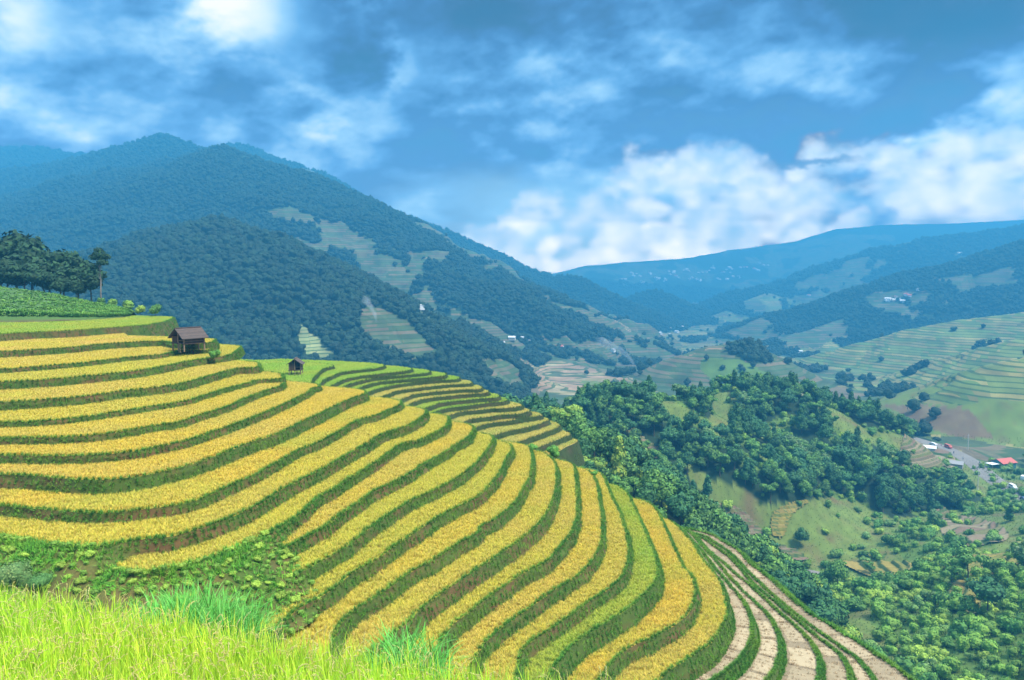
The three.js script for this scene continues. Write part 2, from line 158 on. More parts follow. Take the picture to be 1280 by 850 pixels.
const RIDGES = {
 forest_hill:{s:0.55,w:23.75,p:[[-778.2,8.7,-902.5],[-617.4,3.6,-883.5],[-475.1,24.6,-855],[-399.9,45.6,-836],[-328.1,58.5,-817],[-269,41.5,-798],[-199,8.9,-760],[-136.2,-23.6,-731.5],[-76.4,-64.6,-693.5],[-29.4,-94.6,-665]]},
 mountain_b:{s:0.5,w:11.2,p:[[-1544.2,143.5,-1600],[-1081.4,159.9,-1560],[-887,194.7,-1520],[-681.6,218.3,-1504],[-576.7,255.3,-1488],[-476.4,218.3,-1472],[-408.7,202,-1456],[-333.4,152.9,-1432],[-233,78.9,-1400],[-160.4,47.8,-1376],[-78.7,25.1,-1360],[0,-7.2,-1328],[65.9,-32.1,-1280],[128.5,-63.3,-1232],[182.4,-92.2,-1184],[222.2,-110,-1152]]},
 mountain_spur:{s:0.42,w:36.8,p:[[-663.3,290,-1711.2],[-387.6,84.9,-1426],[-230.9,-6.8,-1242],[-97,-66.5,-1104],[11,-98.2,-993.6],[79.7,-116.2,-901.6]]},
 peak:{s:0.55,w:6.75,p:[[-1839,250.8,-2025],[-1243.9,288.4,-1987.5],[-1028.7,332.5,-1950],[-911.9,365.4,-1950],[-785.8,319.3,-1920],[-647.7,262.1,-1875]]},
 mountain_c:{s:0.5,w:9.36,p:[[-957.5,394.1,-2340],[-856.2,408.9,-2340],[-801.2,384.1,-2324.4],[-633.3,329,-2301],[-465.4,239.1,-2262],[-320.9,177.9,-2223],[-206.6,134.8,-2184],[-86.5,79.1,-2145],[29.9,18.3,-2106],[106.2,-4.5,-2067],[177.4,-6.6,-2028],[233.9,-37,-1996.8],[310.2,-85.3,-1950]]},
 far_left:{s:0.5,w:24,p:[[-2559.7,325.5,-2520],[-2043.2,385.1,-2560],[-1791.5,443.4,-2600],[-1651.9,437.9,-2600],[-1489.7,409.5,-2560],[-1250.9,365.7,-2520],[-912.5,280.7,-2480]]},
 right_dark:{s:0.45,w:30,p:[[1399.7,119.8,-1500],[1086.9,66.1,-1560],[1002.7,37.7,-1572],[909.6,14.1,-1596],[864.5,-1.5,-1608],[780.5,-29.9,-1632],[679.2,-68.3,-1656],[589.1,-90.1,-1656],[538.5,-121.2,-1632],[465.8,-145.1,-1596]]},
 right_mid:{s:0.45,w:31.5,p:[[2249.6,247.6,-2415],[1716.2,160.3,-2467.5],[1546.4,131.1,-2520],[1414,122.7,-2572.5],[1286.6,89.4,-2572.5],[1109.7,25.2,-2572.5],[945.9,-36.5,-2572.5],[775.5,-57.7,-2520],[647,-105.2,-2467.5],[530.7,-145.4,-2415]]},
 far_right:{s:0.35,w:64,p:[[3955.9,430.4,-4800],[3224.2,351.3,-4640],[2627.8,315.1,-4480],[2232.2,304.7,-4400],[1952.4,278.5,-4360],[1659.9,201.4,-4320],[1298.1,151.9,-4240],[989.1,99.4,-4160],[632.2,75.4,-4080],[436.7,56.5,-4000],[218.5,13.1,-4000]]},
 far_right2:{s:0.4,w:62.4,p:[[5444.2,662.2,-5850],[3953.2,486.1,-5694],[3293.6,407.1,-5616],[2931.5,322.4,-5616],[2171.8,210.3,-5538]]},
 knoll_far:{s:0.45,w:37.5,p:[[339,-122.1,-2375],[403.5,-77.8,-2375],[457.8,-54.4,-2375],[520.7,-80.4,-2375],[593.4,-120.8,-2350]]},
 hillock:{s:0.46,w:13.8,p:[[129.8,-114.2,-782],[151.2,-102,-782],[188,-84.6,-782],[220.6,-74.2,-782],[241.1,-69.9,-782],[260.3,-79.4,-782],[293.8,-102,-782],[307.2,-114.2,-782]]},
 terrace_hill:{s:0.46,w:13,p:[[428.9,-127,-1079],[470.2,-108.9,-1066],[507,-95.9,-1053],[573.1,-75.2,-1040],[628.3,-59.9,-1014],[694.1,-48.6,-988],[853.9,-28.4,-962]]},
 terrace_hill2:{s:0.46,w:9.6,p:[[387.3,-123,-768],[416.5,-110.1,-768],[478.2,-87.8,-768],[532.9,-65.5,-756],[636.7,-32.5,-744]]},
 erosion_hill:{s:0.5,w:8.4,p:[[286.3,-98.4,-567],[314.6,-89.1,-556.5],[338.5,-79.5,-546],[378.4,-61.2,-535.5],[438.4,-31.6,-525]]},
 forest_spur3:{s:0.64,w:14,p:[[112.3,-74.5,-400],[120.2,-62.2,-395],[136.4,-61.5,-390],[147.9,-62.5,-385],[156.6,-66,-380],[180.5,-73.2,-380],[197.4,-82.5,-386],[213.4,-94.8,-394]]},
 forest_spur2:{s:0.6,w:10,p:[[18.3,-62.5,-330],[32.9,-59.6,-330],[48.6,-57.4,-330],[65,-58.1,-335],[77.9,-57.4,-335],[87.5,-65,-340],[98.4,-70.7,-350]]},
 near_spur:{s:0.75,w:6,p:[[-70.6,-41.7,-236],[-41.3,-41.7,-233],[-20.1,-43.7,-226],[0,-45.7,-212],[11.4,-45.7,-205],[19.6,-49.3,-195],[29,-56.5,-185],[38.8,-64.5,-177],[44.3,-70,-172]]},
 spur_far_a:{s:0.42,w:15.4,p:[[867.9,-48.6,-1650],[700.4,-88,-1518],[557.9,-112.7,-1408],[436.5,-129.7,-1298]]},
 spur_far_b:{s:0.42,w:15.4,p:[[848.1,-55.4,-2420],[640.1,-113.1,-2200],[522.9,-135.9,-2068],[415.6,-159.2,-1936]]},
 spur_far_c:{s:0.42,w:12,p:[[-66,-98.6,-1500],[29.7,-117,-1350],[99.3,-127.9,-1200],[152.3,-136.6,-1060]]},
 low_shelf:{s:0.22,w:10,p:[[127.5,-111,-268],[142.3,-106,-262],[161.4,-99.9,-255],[180.6,-93.6,-250],[209.6,-83.8,-245]]},
 gully_right:{s:0.36,w:8,p:[[163.2,-76.8,-190],[134.9,-76.7,-165],[114.3,-78.1,-145],[100.1,-79.7,-130],[75.8,-79.1,-100]]},
};
const ROAD = [[248.5,-100.5,-445.9],[251,-101,-441.4],[257.2,-102,-430.9],[258.5,-103,-413.3],[256.8,-104,-397.3],[250,-105,-372],[247.9,-106,-355.3],[246.7,-107,-337.9],[245.3,-108,-315.7]];
const ROAD2 = [[80.1,-107.5,-252.5],[92.8,-107.5,-256],[100.4,-107.5,-256.7],[108.8,-107.5,-256],[113.9,-107.5,-251.1]];
const CROP_FOOT = [[-110.56,-8.55,-132.35],[-101.83,-8.55,-132.35],[-94.71,-8.55,-134.64],[-87.33,-8.55,-137.02],[-83.51,-8.55,-140.74],[-80.97,-8.55,-147.41],[-81.12,-8.55,-153.22],[-86.05,-8.5,-165.35]];
const CROP_CREST = [[-147.87,-0.19,-178],[-134.73,-1.15,-176],[-121.87,-2.47,-174],[-107.99,-3.89,-170],[-98.84,-5.29,-167],[-90.28,-6.41,-163],[-85.15,-7.17,-160],[-81.87,-7.95,-158]];
const GROVE = [[-143.9,-5.3,-196,16.5],[-132.8,-5.2,-190,16.4],[-128.6,-5.2,-190,18.1],[-121.9,-5.1,-186,16.3],[-116.5,-5,-184,13.9],[-111.7,-5,-182,11.8],[-106.9,-4.9,-180,10.5],[-102.6,-4.9,-178,8.8],[-124.2,-4.9,-180,10.5],[-119.2,-4.9,-179,9.8],[-114.1,-4.9,-178,8.8],[-108.8,-4.8,-176,7.2],[-104.5,-4.8,-175,5.8],[-132,-5,-184,11.5]];
const SMALL_SHRUBS = [[-96.58,-6.58,-172],[-91.79,-7.16,-168],[-86.4,-7.71,-164],[-81.5,-8.05,-160],[-76.39,-8.02,-156]];
const LONE_TREE = [[-96.92,-5.82,-172]];
const HUT_AT = [[-46.33,-10.51,-104],[-44.79,-20.33,-150]];
const GULLY_BUSH = [[-29.57,-18.57,-42],[-27.71,-18.45,-41.5],[-32.19,-18.46,-43]];
const RIDGE_BUSH = [[5.23,-22.64,-90],[2.41,-21.82,-90],[10.05,-24.44,-88],[-41.06,-11.22,-100]];
const YELLOW_TREE = [[26.91,-51.79,-182]];
const PATCHES = [
 ['forest',[[-541,-811],[-435,-782],[-388,-810],[-316,-787],[-262,-778],[-200,-762],[-133,-712],[-89,-677],[-68,-645],[-108,-612],[-149,-613],[-206,-603],[-279,-620],[-339,-632]]],
 ['pale',[[-194,-641],[-181,-634],[-160,-617],[-147,-604],[-164,-600],[-180,-609]]],
 ['field',[[-145,-687],[-122,-697],[-97,-690],[-69,-657],[-87,-631],[-111,-631],[-134,-657]]],
 ['field',[[-398,-1204],[-322,-1238],[-226,-1224],[-125,-1144],[-39,-1018],[11,-1017],[-53,-969],[-103,-855],[-235,-1131],[-316,-1161]]],
 ['field',[[-98,-718],[-89,-1012],[-44,-1000],[-53,-969],[-74,-711]]],
 ['forest',[[-133,-1158],[-70,-1276],[27,-1221],[107,-1214],[166,-1159],[117,-1057],[23,-1022],[-43,-985],[-88,-1004],[-126,-1051]]],
 ['field',[[0,-986],[92,-1047],[199,-1127],[157,-790],[111,-836],[58,-870],[9,-846]]],
 ['straw',[[2,-833],[52,-938],[109,-897],[126,-760],[95,-658],[44,-660],[19,-685]]],
 ['meadow',[[71,-800],[133,-748],[142,-639],[85,-638]]],
 ['field',[[-30,-673],[0,-742],[15,-657],[-14,-648]]],
 ['field',[[143,-758],[180,-776],[218,-774],[241,-755],[260,-737],[271,-708],[143,-681]]],
 ['straw',[[184,-774],[217,-772],[230,-767],[224,-768],[187,-771]]],
 ['forest',[[225,-772],[264,-773],[267,-744],[244,-736],[226,-758]]],
 ['scrub',[[199,-752],[237,-739],[252,-713],[225,-701],[198,-716]]],
 ['rice',[[432,-1056],[467,-1058],[501,-1041],[567,-1028],[622,-1003],[663,-990],[675,-968],[576,-933],[425,-801]]],
 ['field',[[279,-721],[341,-732],[364,-714],[304,-653],[276,-692]]],
 ['rice',[[416,-760],[466,-748],[517,-745],[511,-727],[339,-538],[322,-569]]],
 ['rice',[[305,-550],[326,-526],[369,-526],[345,-487],[315,-498],[293,-539]]],
 ['earth',[[289,-556],[301,-521],[315,-494],[313,-472],[294,-471],[280,-494]]],
 ['meadow',[[182,-375],[174,-357],[159,-353],[157,-364]]],
 ['meadow',[[109,-388],[116,-380],[97,-316],[85,-305],[87,-320]]],
 ['meadow',[[77,-287],[94,-289],[105,-287],[110,-267],[82,-274]]],
 ['meadow',[[104,-286],[121,-292],[148,-313],[163,-311],[165,-299],[141,-265],[116,-270],[103,-273],[103,-280]]],
 ['gold',[[103,-282],[113,-288],[121,-291],[111,-283],[105,-276],[102,-277]]],
 ['straw',[[81,-282],[92,-283],[97,-279],[102,-274],[110,-271],[112,-267],[94,-267],[88,-275]]],
 ['straw',[[194,-324],[198,-315],[189,-274],[175,-253],[162,-256],[177,-297]]],
 ['gold',[[123,-265],[140,-257],[148,-234],[180,-250],[147,-204],[130,-199],[134,-237],[125,-256]]],
 ['straw',[[192,-354],[246,-433],[255,-418],[213,-353],[191,-341],[179,-337]]],
 ['meadow',[[245,-405],[257,-401],[249,-370],[232,-360],[218,-354]]],
 ['field',[[286,-475],[299,-467],[318,-447],[300,-421],[271,-422]]],
 ['straw',[[45,-324],[55,-306],[64,-297],[61,-293],[51,-303],[42,-318]]],
 ['meadow',[[70,-300],[78,-292],[85,-284],[79,-283],[72,-288]]],
 ['meadow',[[90,-195],[98,-194],[93,-177],[89,-152],[84,-153],[86,-174]]],
 ['gold',[[120,-196],[126,-198],[115,-172],[113,-172],[115,-182]]],
 ['field',[[618,-2166],[571,-1623],[541,-1403],[501,-1515],[451,-1707]]],
 ['field',[[756,-1569],[822,-1532],[869,-1468],[862,-1402],[796,-1421],[739,-1464]]],
 ['field',[[537,-1524],[625,-1536],[670,-1449],[586,-1364],[487,-1298]]],
 ['field',[[873,-1567],[941,-1511],[1007,-1464],[959,-1390],[907,-1479]]],
];
const SPOT = {
 road:[[251.2,-101.1,-441.8],[257.4,-102.1,-431.3],[258.8,-103.1,-413.7],[257,-104.1,-397.7],[250.2,-105.1,-372.3],[248.1,-106.1,-355.7],[247,-107.1,-338.2]],
 road2:[[93.2,-107.7,-257],[100.5,-107.7,-257],[109.2,-107.7,-257]],
 whitehouse:[[252.6,-101.8,-433.8]],
 redhouse:[[270.2,-104.8,-393.4]],
 grey:[[248.2,-103.9,-403.7]],
 poles:[[270.6,-103.1,-425.4],[98.8,-107.7,-254.9],[230.6,-105.4,-353.2],[121.5,-98.5,-282.3]],
 cars:[[259.4,-105.1,-372.3],[245.8,-106.2,-354.5],[246.7,-106.6,-347.8],[252.1,-104.8,-380.4],[260.8,-102.3,-428],[259.7,-102.8,-419.9]],
 shed:[[94.3,-105.3,-270.9]],
 smoke:[[-125.3,-43.3,-670.3],[165,-122.2,-982.4]],
 housesA:[[-96,-35,-760.6],[-100.7,-40.4,-857.8],[0,-86.6,-985.7],[13.5,-88.4,-1019],[22.5,-92.9,-1019],[-12.8,-90.3,-967.3],[67.3,-101.8,-1017.8],[150.2,-112.9,-1080.9]],
 housesB:[[798.4,-44.8,-1517.9],[801.8,-54.1,-1498.5],[818.1,-42.8,-1505.2],[840.9,-29.8,-1511.8],[782.4,-51.5,-1518.6],[1452.8,69.6,-2379.7],[972,-65.6,-2397.7]],
 housesC:[[585.4,-20.8,-3769.6],[668.6,-4.4,-3822.9],[726.7,12.4,-3866.6],[744.8,-12.6,-3784.4],[833.2,20.9,-3891.1],[857.5,-4.4,-3826.8],[935.9,29.7,-3930.2],[965.6,8.1,-3841.9],[1022.8,20.8,-3868.6],[1074.3,38.3,-3934.8],[1099.3,16.3,-3796.8],[1163.7,33.5,-3874.7],[1224.7,41.8,-3867.3],[1275.2,28.9,-3827.8],[1350.7,55.3,-3928.1],[909.6,-20.6,-3746.9],[772.8,-28.6,-3719],[673.3,-36.8,-3730.1],[634.2,12.4,-3869.5],[952,-28.5,-3703.8],[1053.3,-20.4,-3704.6],[1157.1,-12.4,-3713.6]],
 housesD:[[401.4,-135.4,-1842.8],[411.7,-141.5,-1815.8],[446,-136.4,-1913],[284.3,-111.2,-1388.5],[376,-142,-1724.8],[500,-134,-1310.3],[518.1,-137.7,-1304.6],[474.5,-136.9,-1283.8]],
 people:[[261.6,-102.9,-418.4],[260.1,-103.2,-412.1],[258.8,-103.9,-401.9],[254,-104.6,-386],[251.2,-105,-376.4],[260.8,-102.5,-424.8]],
};
// ---------------------------------------------------------------- builders shared by everything below
const taken = {};
function numbered(n) { taken[n] = (taken[n] ?? -1) + 1; return taken[n] ? `${n}_${String(taken[n]).padStart(3, '0')}` : n; }
function tag(o, label, category, group, kind) { if (label) o.userData.label = label; if (category) o.userData.category = category; if (group) o.userData.group = group; if (kind) o.userData.kind = kind; return o; }
function base(name, x = 0, y = 0, z = 0, turn = 0) { const g = new THREE.Group(); g.name = numbered(name); g.position.set(x, y, z); g.rotation.y = turn; scene.add(g); return g; }
function mesh(name, geo, mat, parent) { const m = new THREE.Mesh(geo, mat); m.name = parent === scene ? numbered(name) : name; parent.add(m); return m; }
function copy(o, label, group) { const c = o.clone(); c.name = numbered(o.name.replace(/_\d{3}$/, '')); c.userData = { ...o.userData }; if (label) c.userData.label = label; if (group) c.userData.group = group; scene.add(c); return c; }
class GB {                                            // collects triangles with colours
  constructor() { this.p = []; this.c = []; this.i = []; this.u = []; }
  v(x, y, z, c, u = 0, w = 0) { this.p.push(x, y, z); this.c.push(c[0], c[1], c[2]); this.u.push(u, w); return this.p.length / 3 - 1; }
  tri(a, b, c) { this.i.push(a, b, c); }
  quad(a, b, c, d) { this.i.push(a, b, c, a, c, d); }
  add(g, c, m) { const q = g.clone(); if (m) q.applyMatrix4(m); const o = this.p.length / 3, a = q.attributes.position; for (let k = 0; k < a.count; k++) this.v(a.getX(k), a.getY(k), a.getZ(k), c); if (q.index) for (let k = 0; k < q.index.count; k++) this.i.push(o + q.index.getX(k)); else for (let k = 0; k < a.count; k++) this.i.push(o + k); return this; }
  geo(shift) { const g = new THREE.BufferGeometry(); g.setAttribute('position', new THREE.Float32BufferAttribute(this.p, 3)); g.setAttribute('color', new THREE.Float32BufferAttribute(this.c, 3)); g.setAttribute('uv', new THREE.Float32BufferAttribute(this.u, 2)); g.setIndex(this.i); if (shift) g.translate(-shift.x, -shift.y, -shift.z); g.computeVertexNormals(); return g; }
}
const tint = (c, k) => [c[0] * k, c[1] * k, c[2] * k];
// a texture of soft speckle round white: grain that multiplies a colour
function grainTexture(size, seed, lo, hi, f1, f2, rep) {
  const d = new Uint8Array(size * size * 4), r = rng(seed);
  const wrapN = (x, y, f) => { const a = x * f, b = y * f, m = (v, w) => noise2(v, w); const tx = x, ty = y; return (m(a, b) * (1 - tx) + m(a - f, b) * tx) * (1 - ty) + (m(a, b - f) * (1 - tx) + m(a - f, b - f) * tx) * ty; };
  for (let j = 0; j < size; j++) for (let i = 0; i < size; i++) {
    const x = i / size, y = j / size, n = 0.5 + 0.55 * wrapN(x, y, f1) + 0.4 * wrapN(x, y, f2) + (r() - 0.5) * 0.35, v = clamp(mix(lo, hi, clamp(n))) * 255, o = (j * size + i) * 4;
    d[o] = v; d[o + 1] = v; d[o + 2] = v; d[o + 3] = 255;
  }
  const t = new THREE.DataTexture(d, size, size); t.wrapS = t.wrapT = THREE.RepeatWrapping; t.magFilter = THREE.LinearFilter; t.minFilter = THREE.LinearMipmapLinearFilter; t.generateMipmaps = true; t.colorSpace = THREE.SRGBColorSpace; t.repeat.set(rep, rep); t.needsUpdate = true; return t;
}
const grainMap = grainTexture(512, 3, 0.62, 1.0, 24, 96, 1);
const M = {
  rice: new THREE.MeshPhysicalMaterial({ vertexColors: true, roughness: 0.9, side: THREE.DoubleSide, transmission: .35, thickness: 0 }),
  leaf: new THREE.MeshStandardMaterial({ vertexColors: true, roughness: 0.85, side: THREE.DoubleSide }),
  soil: new THREE.MeshStandardMaterial({ vertexColors: true, roughness: 1, map: grainMap, side: THREE.DoubleSide }),
  bark: new THREE.MeshStandardMaterial({ color: new THREE.Color().setRGB(.11, .085, .06), roughness: 1 }),
};
function instanced(name, geo, mat, list, parent, kind = 'stuff') { // list of [x, y, z, turn, scale, tilt x, tilt z, r, g, b, scale y]
  const m = new THREE.InstancedMesh(geo, mat, list.length), q = new THREE.Quaternion(), e = new THREE.Euler(), s = new THREE.Vector3(), p = new THREE.Vector3(), t = new THREE.Matrix4(), c = new THREE.Color();
  list.forEach((a, i) => { e.set(a[5] || 0, a[3], a[6] || 0, 'YXZ'); q.setFromEuler(e); s.set(a[4], a[10] ?? a[4], a[4]); p.set(a[0], a[1], a[2]); m.setMatrixAt(i, t.compose(p, q, s)); if (a[7] !== undefined) m.setColorAt(i, c.setRGB(a[7], a[8], a[9])); });
  m.name = parent === scene ? numbered(name) : name; m.userData.kind = kind; parent.add(m); return m;
}
// a blade: a bent strip that narrows to its tip
function blade(b, x, z, ang, len, wid, lean, droop, c, seg = 2, y0 = 0) {
  const ca = Math.cos(ang), sa = Math.sin(ang), px = -sa * wid / 2, pz = ca * wid / 2; let prev = null, cx = x, cy = y0, cz = z, th = lean;
  for (let k = 0; k <= seg; k++) {
    const w = k === seg ? 0 : 1 - 0.35 * k / seg; let cur;
    if (k === seg) cur = [b.v(cx, cy, cz, c)]; else cur = [b.v(cx - px * w, cy, cz - pz * w, c), b.v(cx + px * w, cy, cz + pz * w, c)];
    if (prev) { if (cur.length === 1) b.tri(prev[0], prev[1], cur[0]); else b.quad(prev[0], prev[1], cur[1], cur[0]); }
    prev = cur; const l = len / seg; cx += Math.sin(th) * ca * l; cz += Math.sin(th) * sa * l; cy += Math.cos(th) * l; th += droop / seg;
  }
}
// ---------------------------------------------------------------- the land: ridges round a valley
const RL = Object.entries(RIDGES).map(([n, r]) => {
  let x0 = 1e9, x1 = -1e9, z0 = 1e9, z1 = -1e9, top = -1e9;
  for (const [x, y, z] of r.p) { x0 = Math.min(x0, x); x1 = Math.max(x1, x); z0 = Math.min(z0, z); z1 = Math.max(z1, z); top = Math.max(top, y); }
  return { n, ...r, x0, x1, z0, z1, top };
});
function smax(a, b, k) { const h = clamp(0.5 + 0.5 * (a - b) / k); return mix(b, a, h) + k * h * (1 - h); }
let domRidge = '';
function ground(x, z) {
  domRidge = '';
  const r = Math.hypot(x, z);
  let h = -108 - 34 * sstep(500, 1600, r) + 20 * sstep(2400, 4200, r) + 3 * noise2(x / 90, z / 90);
  const big = fbm(x / 420 + 3, z / 420, 4), mid = fbm(x / 75, z / 75 + 7, 4);
  for (const q of RL) {
    const reach = (q.top + 150) / q.s + q.w;
    if (x < q.x0 - reach || x > q.x1 + reach || z < q.z0 - reach || z > q.z1 + reach) continue;
    let best = -1e9, bd = 0;
    for (let i = 0; i < q.p.length - 1; i++) {
      const a = q.p[i], b = q.p[i + 1], dx = b[0] - a[0], dz = b[2] - a[2], l2 = dx * dx + dz * dz;
      const t = clamp(((x - a[0]) * dx + (z - a[2]) * dz) / l2), ex = x - a[0] - dx * t, ez = z - a[2] - dz * t, d = Math.sqrt(ex * ex + ez * ez);
      const v = a[1] + (b[1] - a[1]) * t - q.s * (Math.sqrt(d * d + q.w * q.w) - q.w);
      if (v > best) { best = v; bd = d; }
    }
    // gullies and shoulders grow away from the crest
    const far = Math.min(bd, 420);
    best += far * (0.17 * big + 0.06 * mid) * (q.s > 0.35 ? 1 : 0.5);
    if (q.rough !== 0) best += Math.min(1, q.w / 30) * 3.5 * mid;
    if (best > h) domRidge = q.n;
    h = smax(best, h, clamp(q.w * 0.5, 4, 26));
  }
  for (const road of [ROAD, ROAD2]) {                  // level ground along the two roads
    if (Math.abs(x - road[3][0]) > 130 || Math.abs(z - road[3][2]) > 130) continue;
    let bd = 1e9, by = 0;
    for (let i = 0; i < road.length - 1; i++) { const a = road[i], b = road[i + 1], dx = b[0] - a[0], dz = b[2] - a[2], t = clamp(((x - a[0]) * dx + (z - a[2]) * dz) / (dx * dx + dz * dz)), d = Math.hypot(x - a[0] - dx * t, z - a[2] - dz * t); if (d < bd) { bd = d; by = mix(a[1], b[1], t); } }
    h = mix(by - .15, h, sstep(6, 40, bd));
  }
  return h;
}
// what grows where
const PB = PATCHES.map(([k, p]) => ({ k, p, x0: Math.min(...p.map(q => q[0])) - 8, x1: Math.max(...p.map(q => q[0])) + 8, z0: Math.min(...p.map(q => q[1])) - 8, z1: Math.max(...p.map(q => q[1])) + 8 }));
function inside(p, x, z) { let c = false; for (let i = 0, j = p.length - 1; i < p.length; j = i++) if ((p[i][1] > z) !== (p[j][1] > z) && x < (p[j][0] - p[i][0]) * (z - p[i][1]) / (p[j][1] - p[i][1]) + p[i][0]) c = !c; return c; }
function kindAt(x, z, h, ridge) {
  const r = Math.hypot(x, z), w = r < 500 ? 4 : 12, X = x + w * noise2(x / w / 3.5, z / w / 3.5), Z = z + w * noise2(x / w / 3.5 + 9, z / w / 3.5 - 4);
  let k = '';
  for (const b of PB) if (X > b.x0 && X < b.x1 && Z > b.z0 && Z < b.z1 && inside(b.p, X, Z)) k = b.k;
  if (!k && r < 480 && (ROAD2.some(p => Math.hypot(p[0] - x, p[2] - z) < 24) || ROAD.some(p => Math.hypot(p[0] - x, p[2] - z) < 20))) return noise2(x / 9, z / 9) > 0 ? 'scrub' : 'meadow';
  if (k && !(k === 'field' && r > 800)) return k;
  const s1 = r < 520 ? 85 : r < 1400 ? 150 : r < 2800 ? 250 : 420, s2 = s1 * .5, n = fbm(x / s1 + 5, z / s1, 4), n2 = fbm(x / s2 - 3, z / s2 + 8, 4);
  if (k) return n2 > .22 ? 'forest' : k;
  switch (ridge) {
    case 'near_spur': return 'forest';
    case 'forest_spur2': case 'forest_spur3': return n2 < -.25 ? 'meadow' : n2 < -.16 ? 'scrub' : 'forest';
    case 'forest_hill': return n2 < -.85 && h < 10 ? 'field' : 'forest';
    case 'mountain_b': case 'mountain_spur': return n + (h - 30) / 260 + (x > -220 ? -.12 : .12) > 0 || n2 > (x > -220 ? .3 : .05) ? 'forest' : n2 < -.5 ? 'straw' : 'field';
    case 'mountain_c': case 'peak': case 'far_left': return n > -.35 ? 'forest' : 'field';
    case 'right_dark': return n > -.5 || n2 > 0 || h > 40 ? 'forest' : 'field';
    case 'right_mid': return n > -.1 || n2 > .1 ? 'forest' : 'field';
    case 'knoll_far': return 'forest';
    case 'far_right': case 'far_right2': return n > .05 || n2 > .1 || h > 230 ? 'forest' : 'field';
    case 'terrace_hill': case 'terrace_hill2': return n2 > .42 ? 'forest' : n > .3 ? 'scrub' : n < -.35 ? 'field' : 'rice';
    case 'hillock': return 'field'; case 'spur_far_a': case 'spur_far_b': case 'spur_far_c': return n2 > .15 ? 'forest' : n > .1 ? 'field' : 'rice';
    case 'erosion_hill': return n2 > .3 ? 'scrub' : n2 < -.35 ? 'earth' : h > -85 ? 'rice' : 'meadow';
    case 'low_shelf': return n2 > .1 ? 'scrub' : n2 < -.2 ? 'gold' : 'meadow';
    case 'gully_right': return 'scrub';
  }
  if (r > 480) return n2 > .22 ? 'forest' : n > .1 ? 'field' : n < -.45 ? 'straw' : 'rice';
  return n2 > .5 ? 'forest' : n2 < -.5 ? 'meadow' : 'scrub';
}
const KIND = {                                        // ground colour, [stripe colours, height of a step] for terraced land
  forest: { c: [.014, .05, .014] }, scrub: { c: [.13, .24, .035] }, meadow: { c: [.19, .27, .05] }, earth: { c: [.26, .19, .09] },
  field: { c: [.135, .155, .055], s: [[[.065, .095, .04], [.10, .10, .05], [.05, .085, .03], [.13, .105, .06]], 3.4] },
  rice: { c: [.15, .19, .05], s: [[[.14, .19, .05], [.10, .16, .04], [.23, .21, .07], [.17, .16, .055]], 3.0] },
  straw: { c: [.32, .25, .14], s: [[[.32, .26, .15], [.27, .18, .11], [.30, .25, .14], [.20, .17, .08]], 1.7] },
  gold: { c: [.30, .26, .06], s: [[[.36, .29, .06], [.24, .25, .05], [.40, .31, .08], [.30, .27, .06]], 1.5] },
  pale: { c: [.32, .32, .13], s: [[[.20, .24, .10], [.17, .21, .09], [.22, .25, .11], [.15, .20, .08]], 2.6] },
};
function stripeTexture(cols, seed) {                  // eight steps up a terraced slope: a field and the dark grassy bank under it
  const W = 256, H = 256, d = new Uint8Array(W * H * 4), r = rng(seed), enc = v => 255 * (v <= .0031308 ? v * 12.92 : 1.055 * Math.pow(v, 1 / 2.4) - .055);
  for (let s = 0; s < 8; s++) {
    let i = 0;
    while (i < W) { const n = 20 + Math.floor(r() * 80), c = tint(cols[Math.floor(r() * cols.length)], .85 + r() * .3), bank = 7 + Math.floor(r() * 6); for (let e = Math.min(W, i + n); i < e; i++) for (let j = 0; j < 32; j++) { const k = j < bank ? tint(mix3(c, [.03, .075, .02], .85), .7 + r() * .6) : tint(c, .85 + r() * .3), o = ((s * 32 + j) * W + i) * 4; d[o] = enc(k[0]); d[o + 1] = enc(k[1]); d[o + 2] = enc(k[2]); d[o + 3] = 255; } }
  }
  const t = new THREE.DataTexture(d, W, H); t.wrapS = t.wrapT = THREE.RepeatWrapping; t.magFilter = THREE.LinearFilter; t.minFilter = THREE.LinearMipmapLinearFilter; t.generateMipmaps = true; t.colorSpace = THREE.SRGBColorSpace; t.needsUpdate = true; return t;
}
const TERR = { na: 960, nr: 880, r0: 34, r1: 6000, a0: -47 * R, a1: 47 * R };
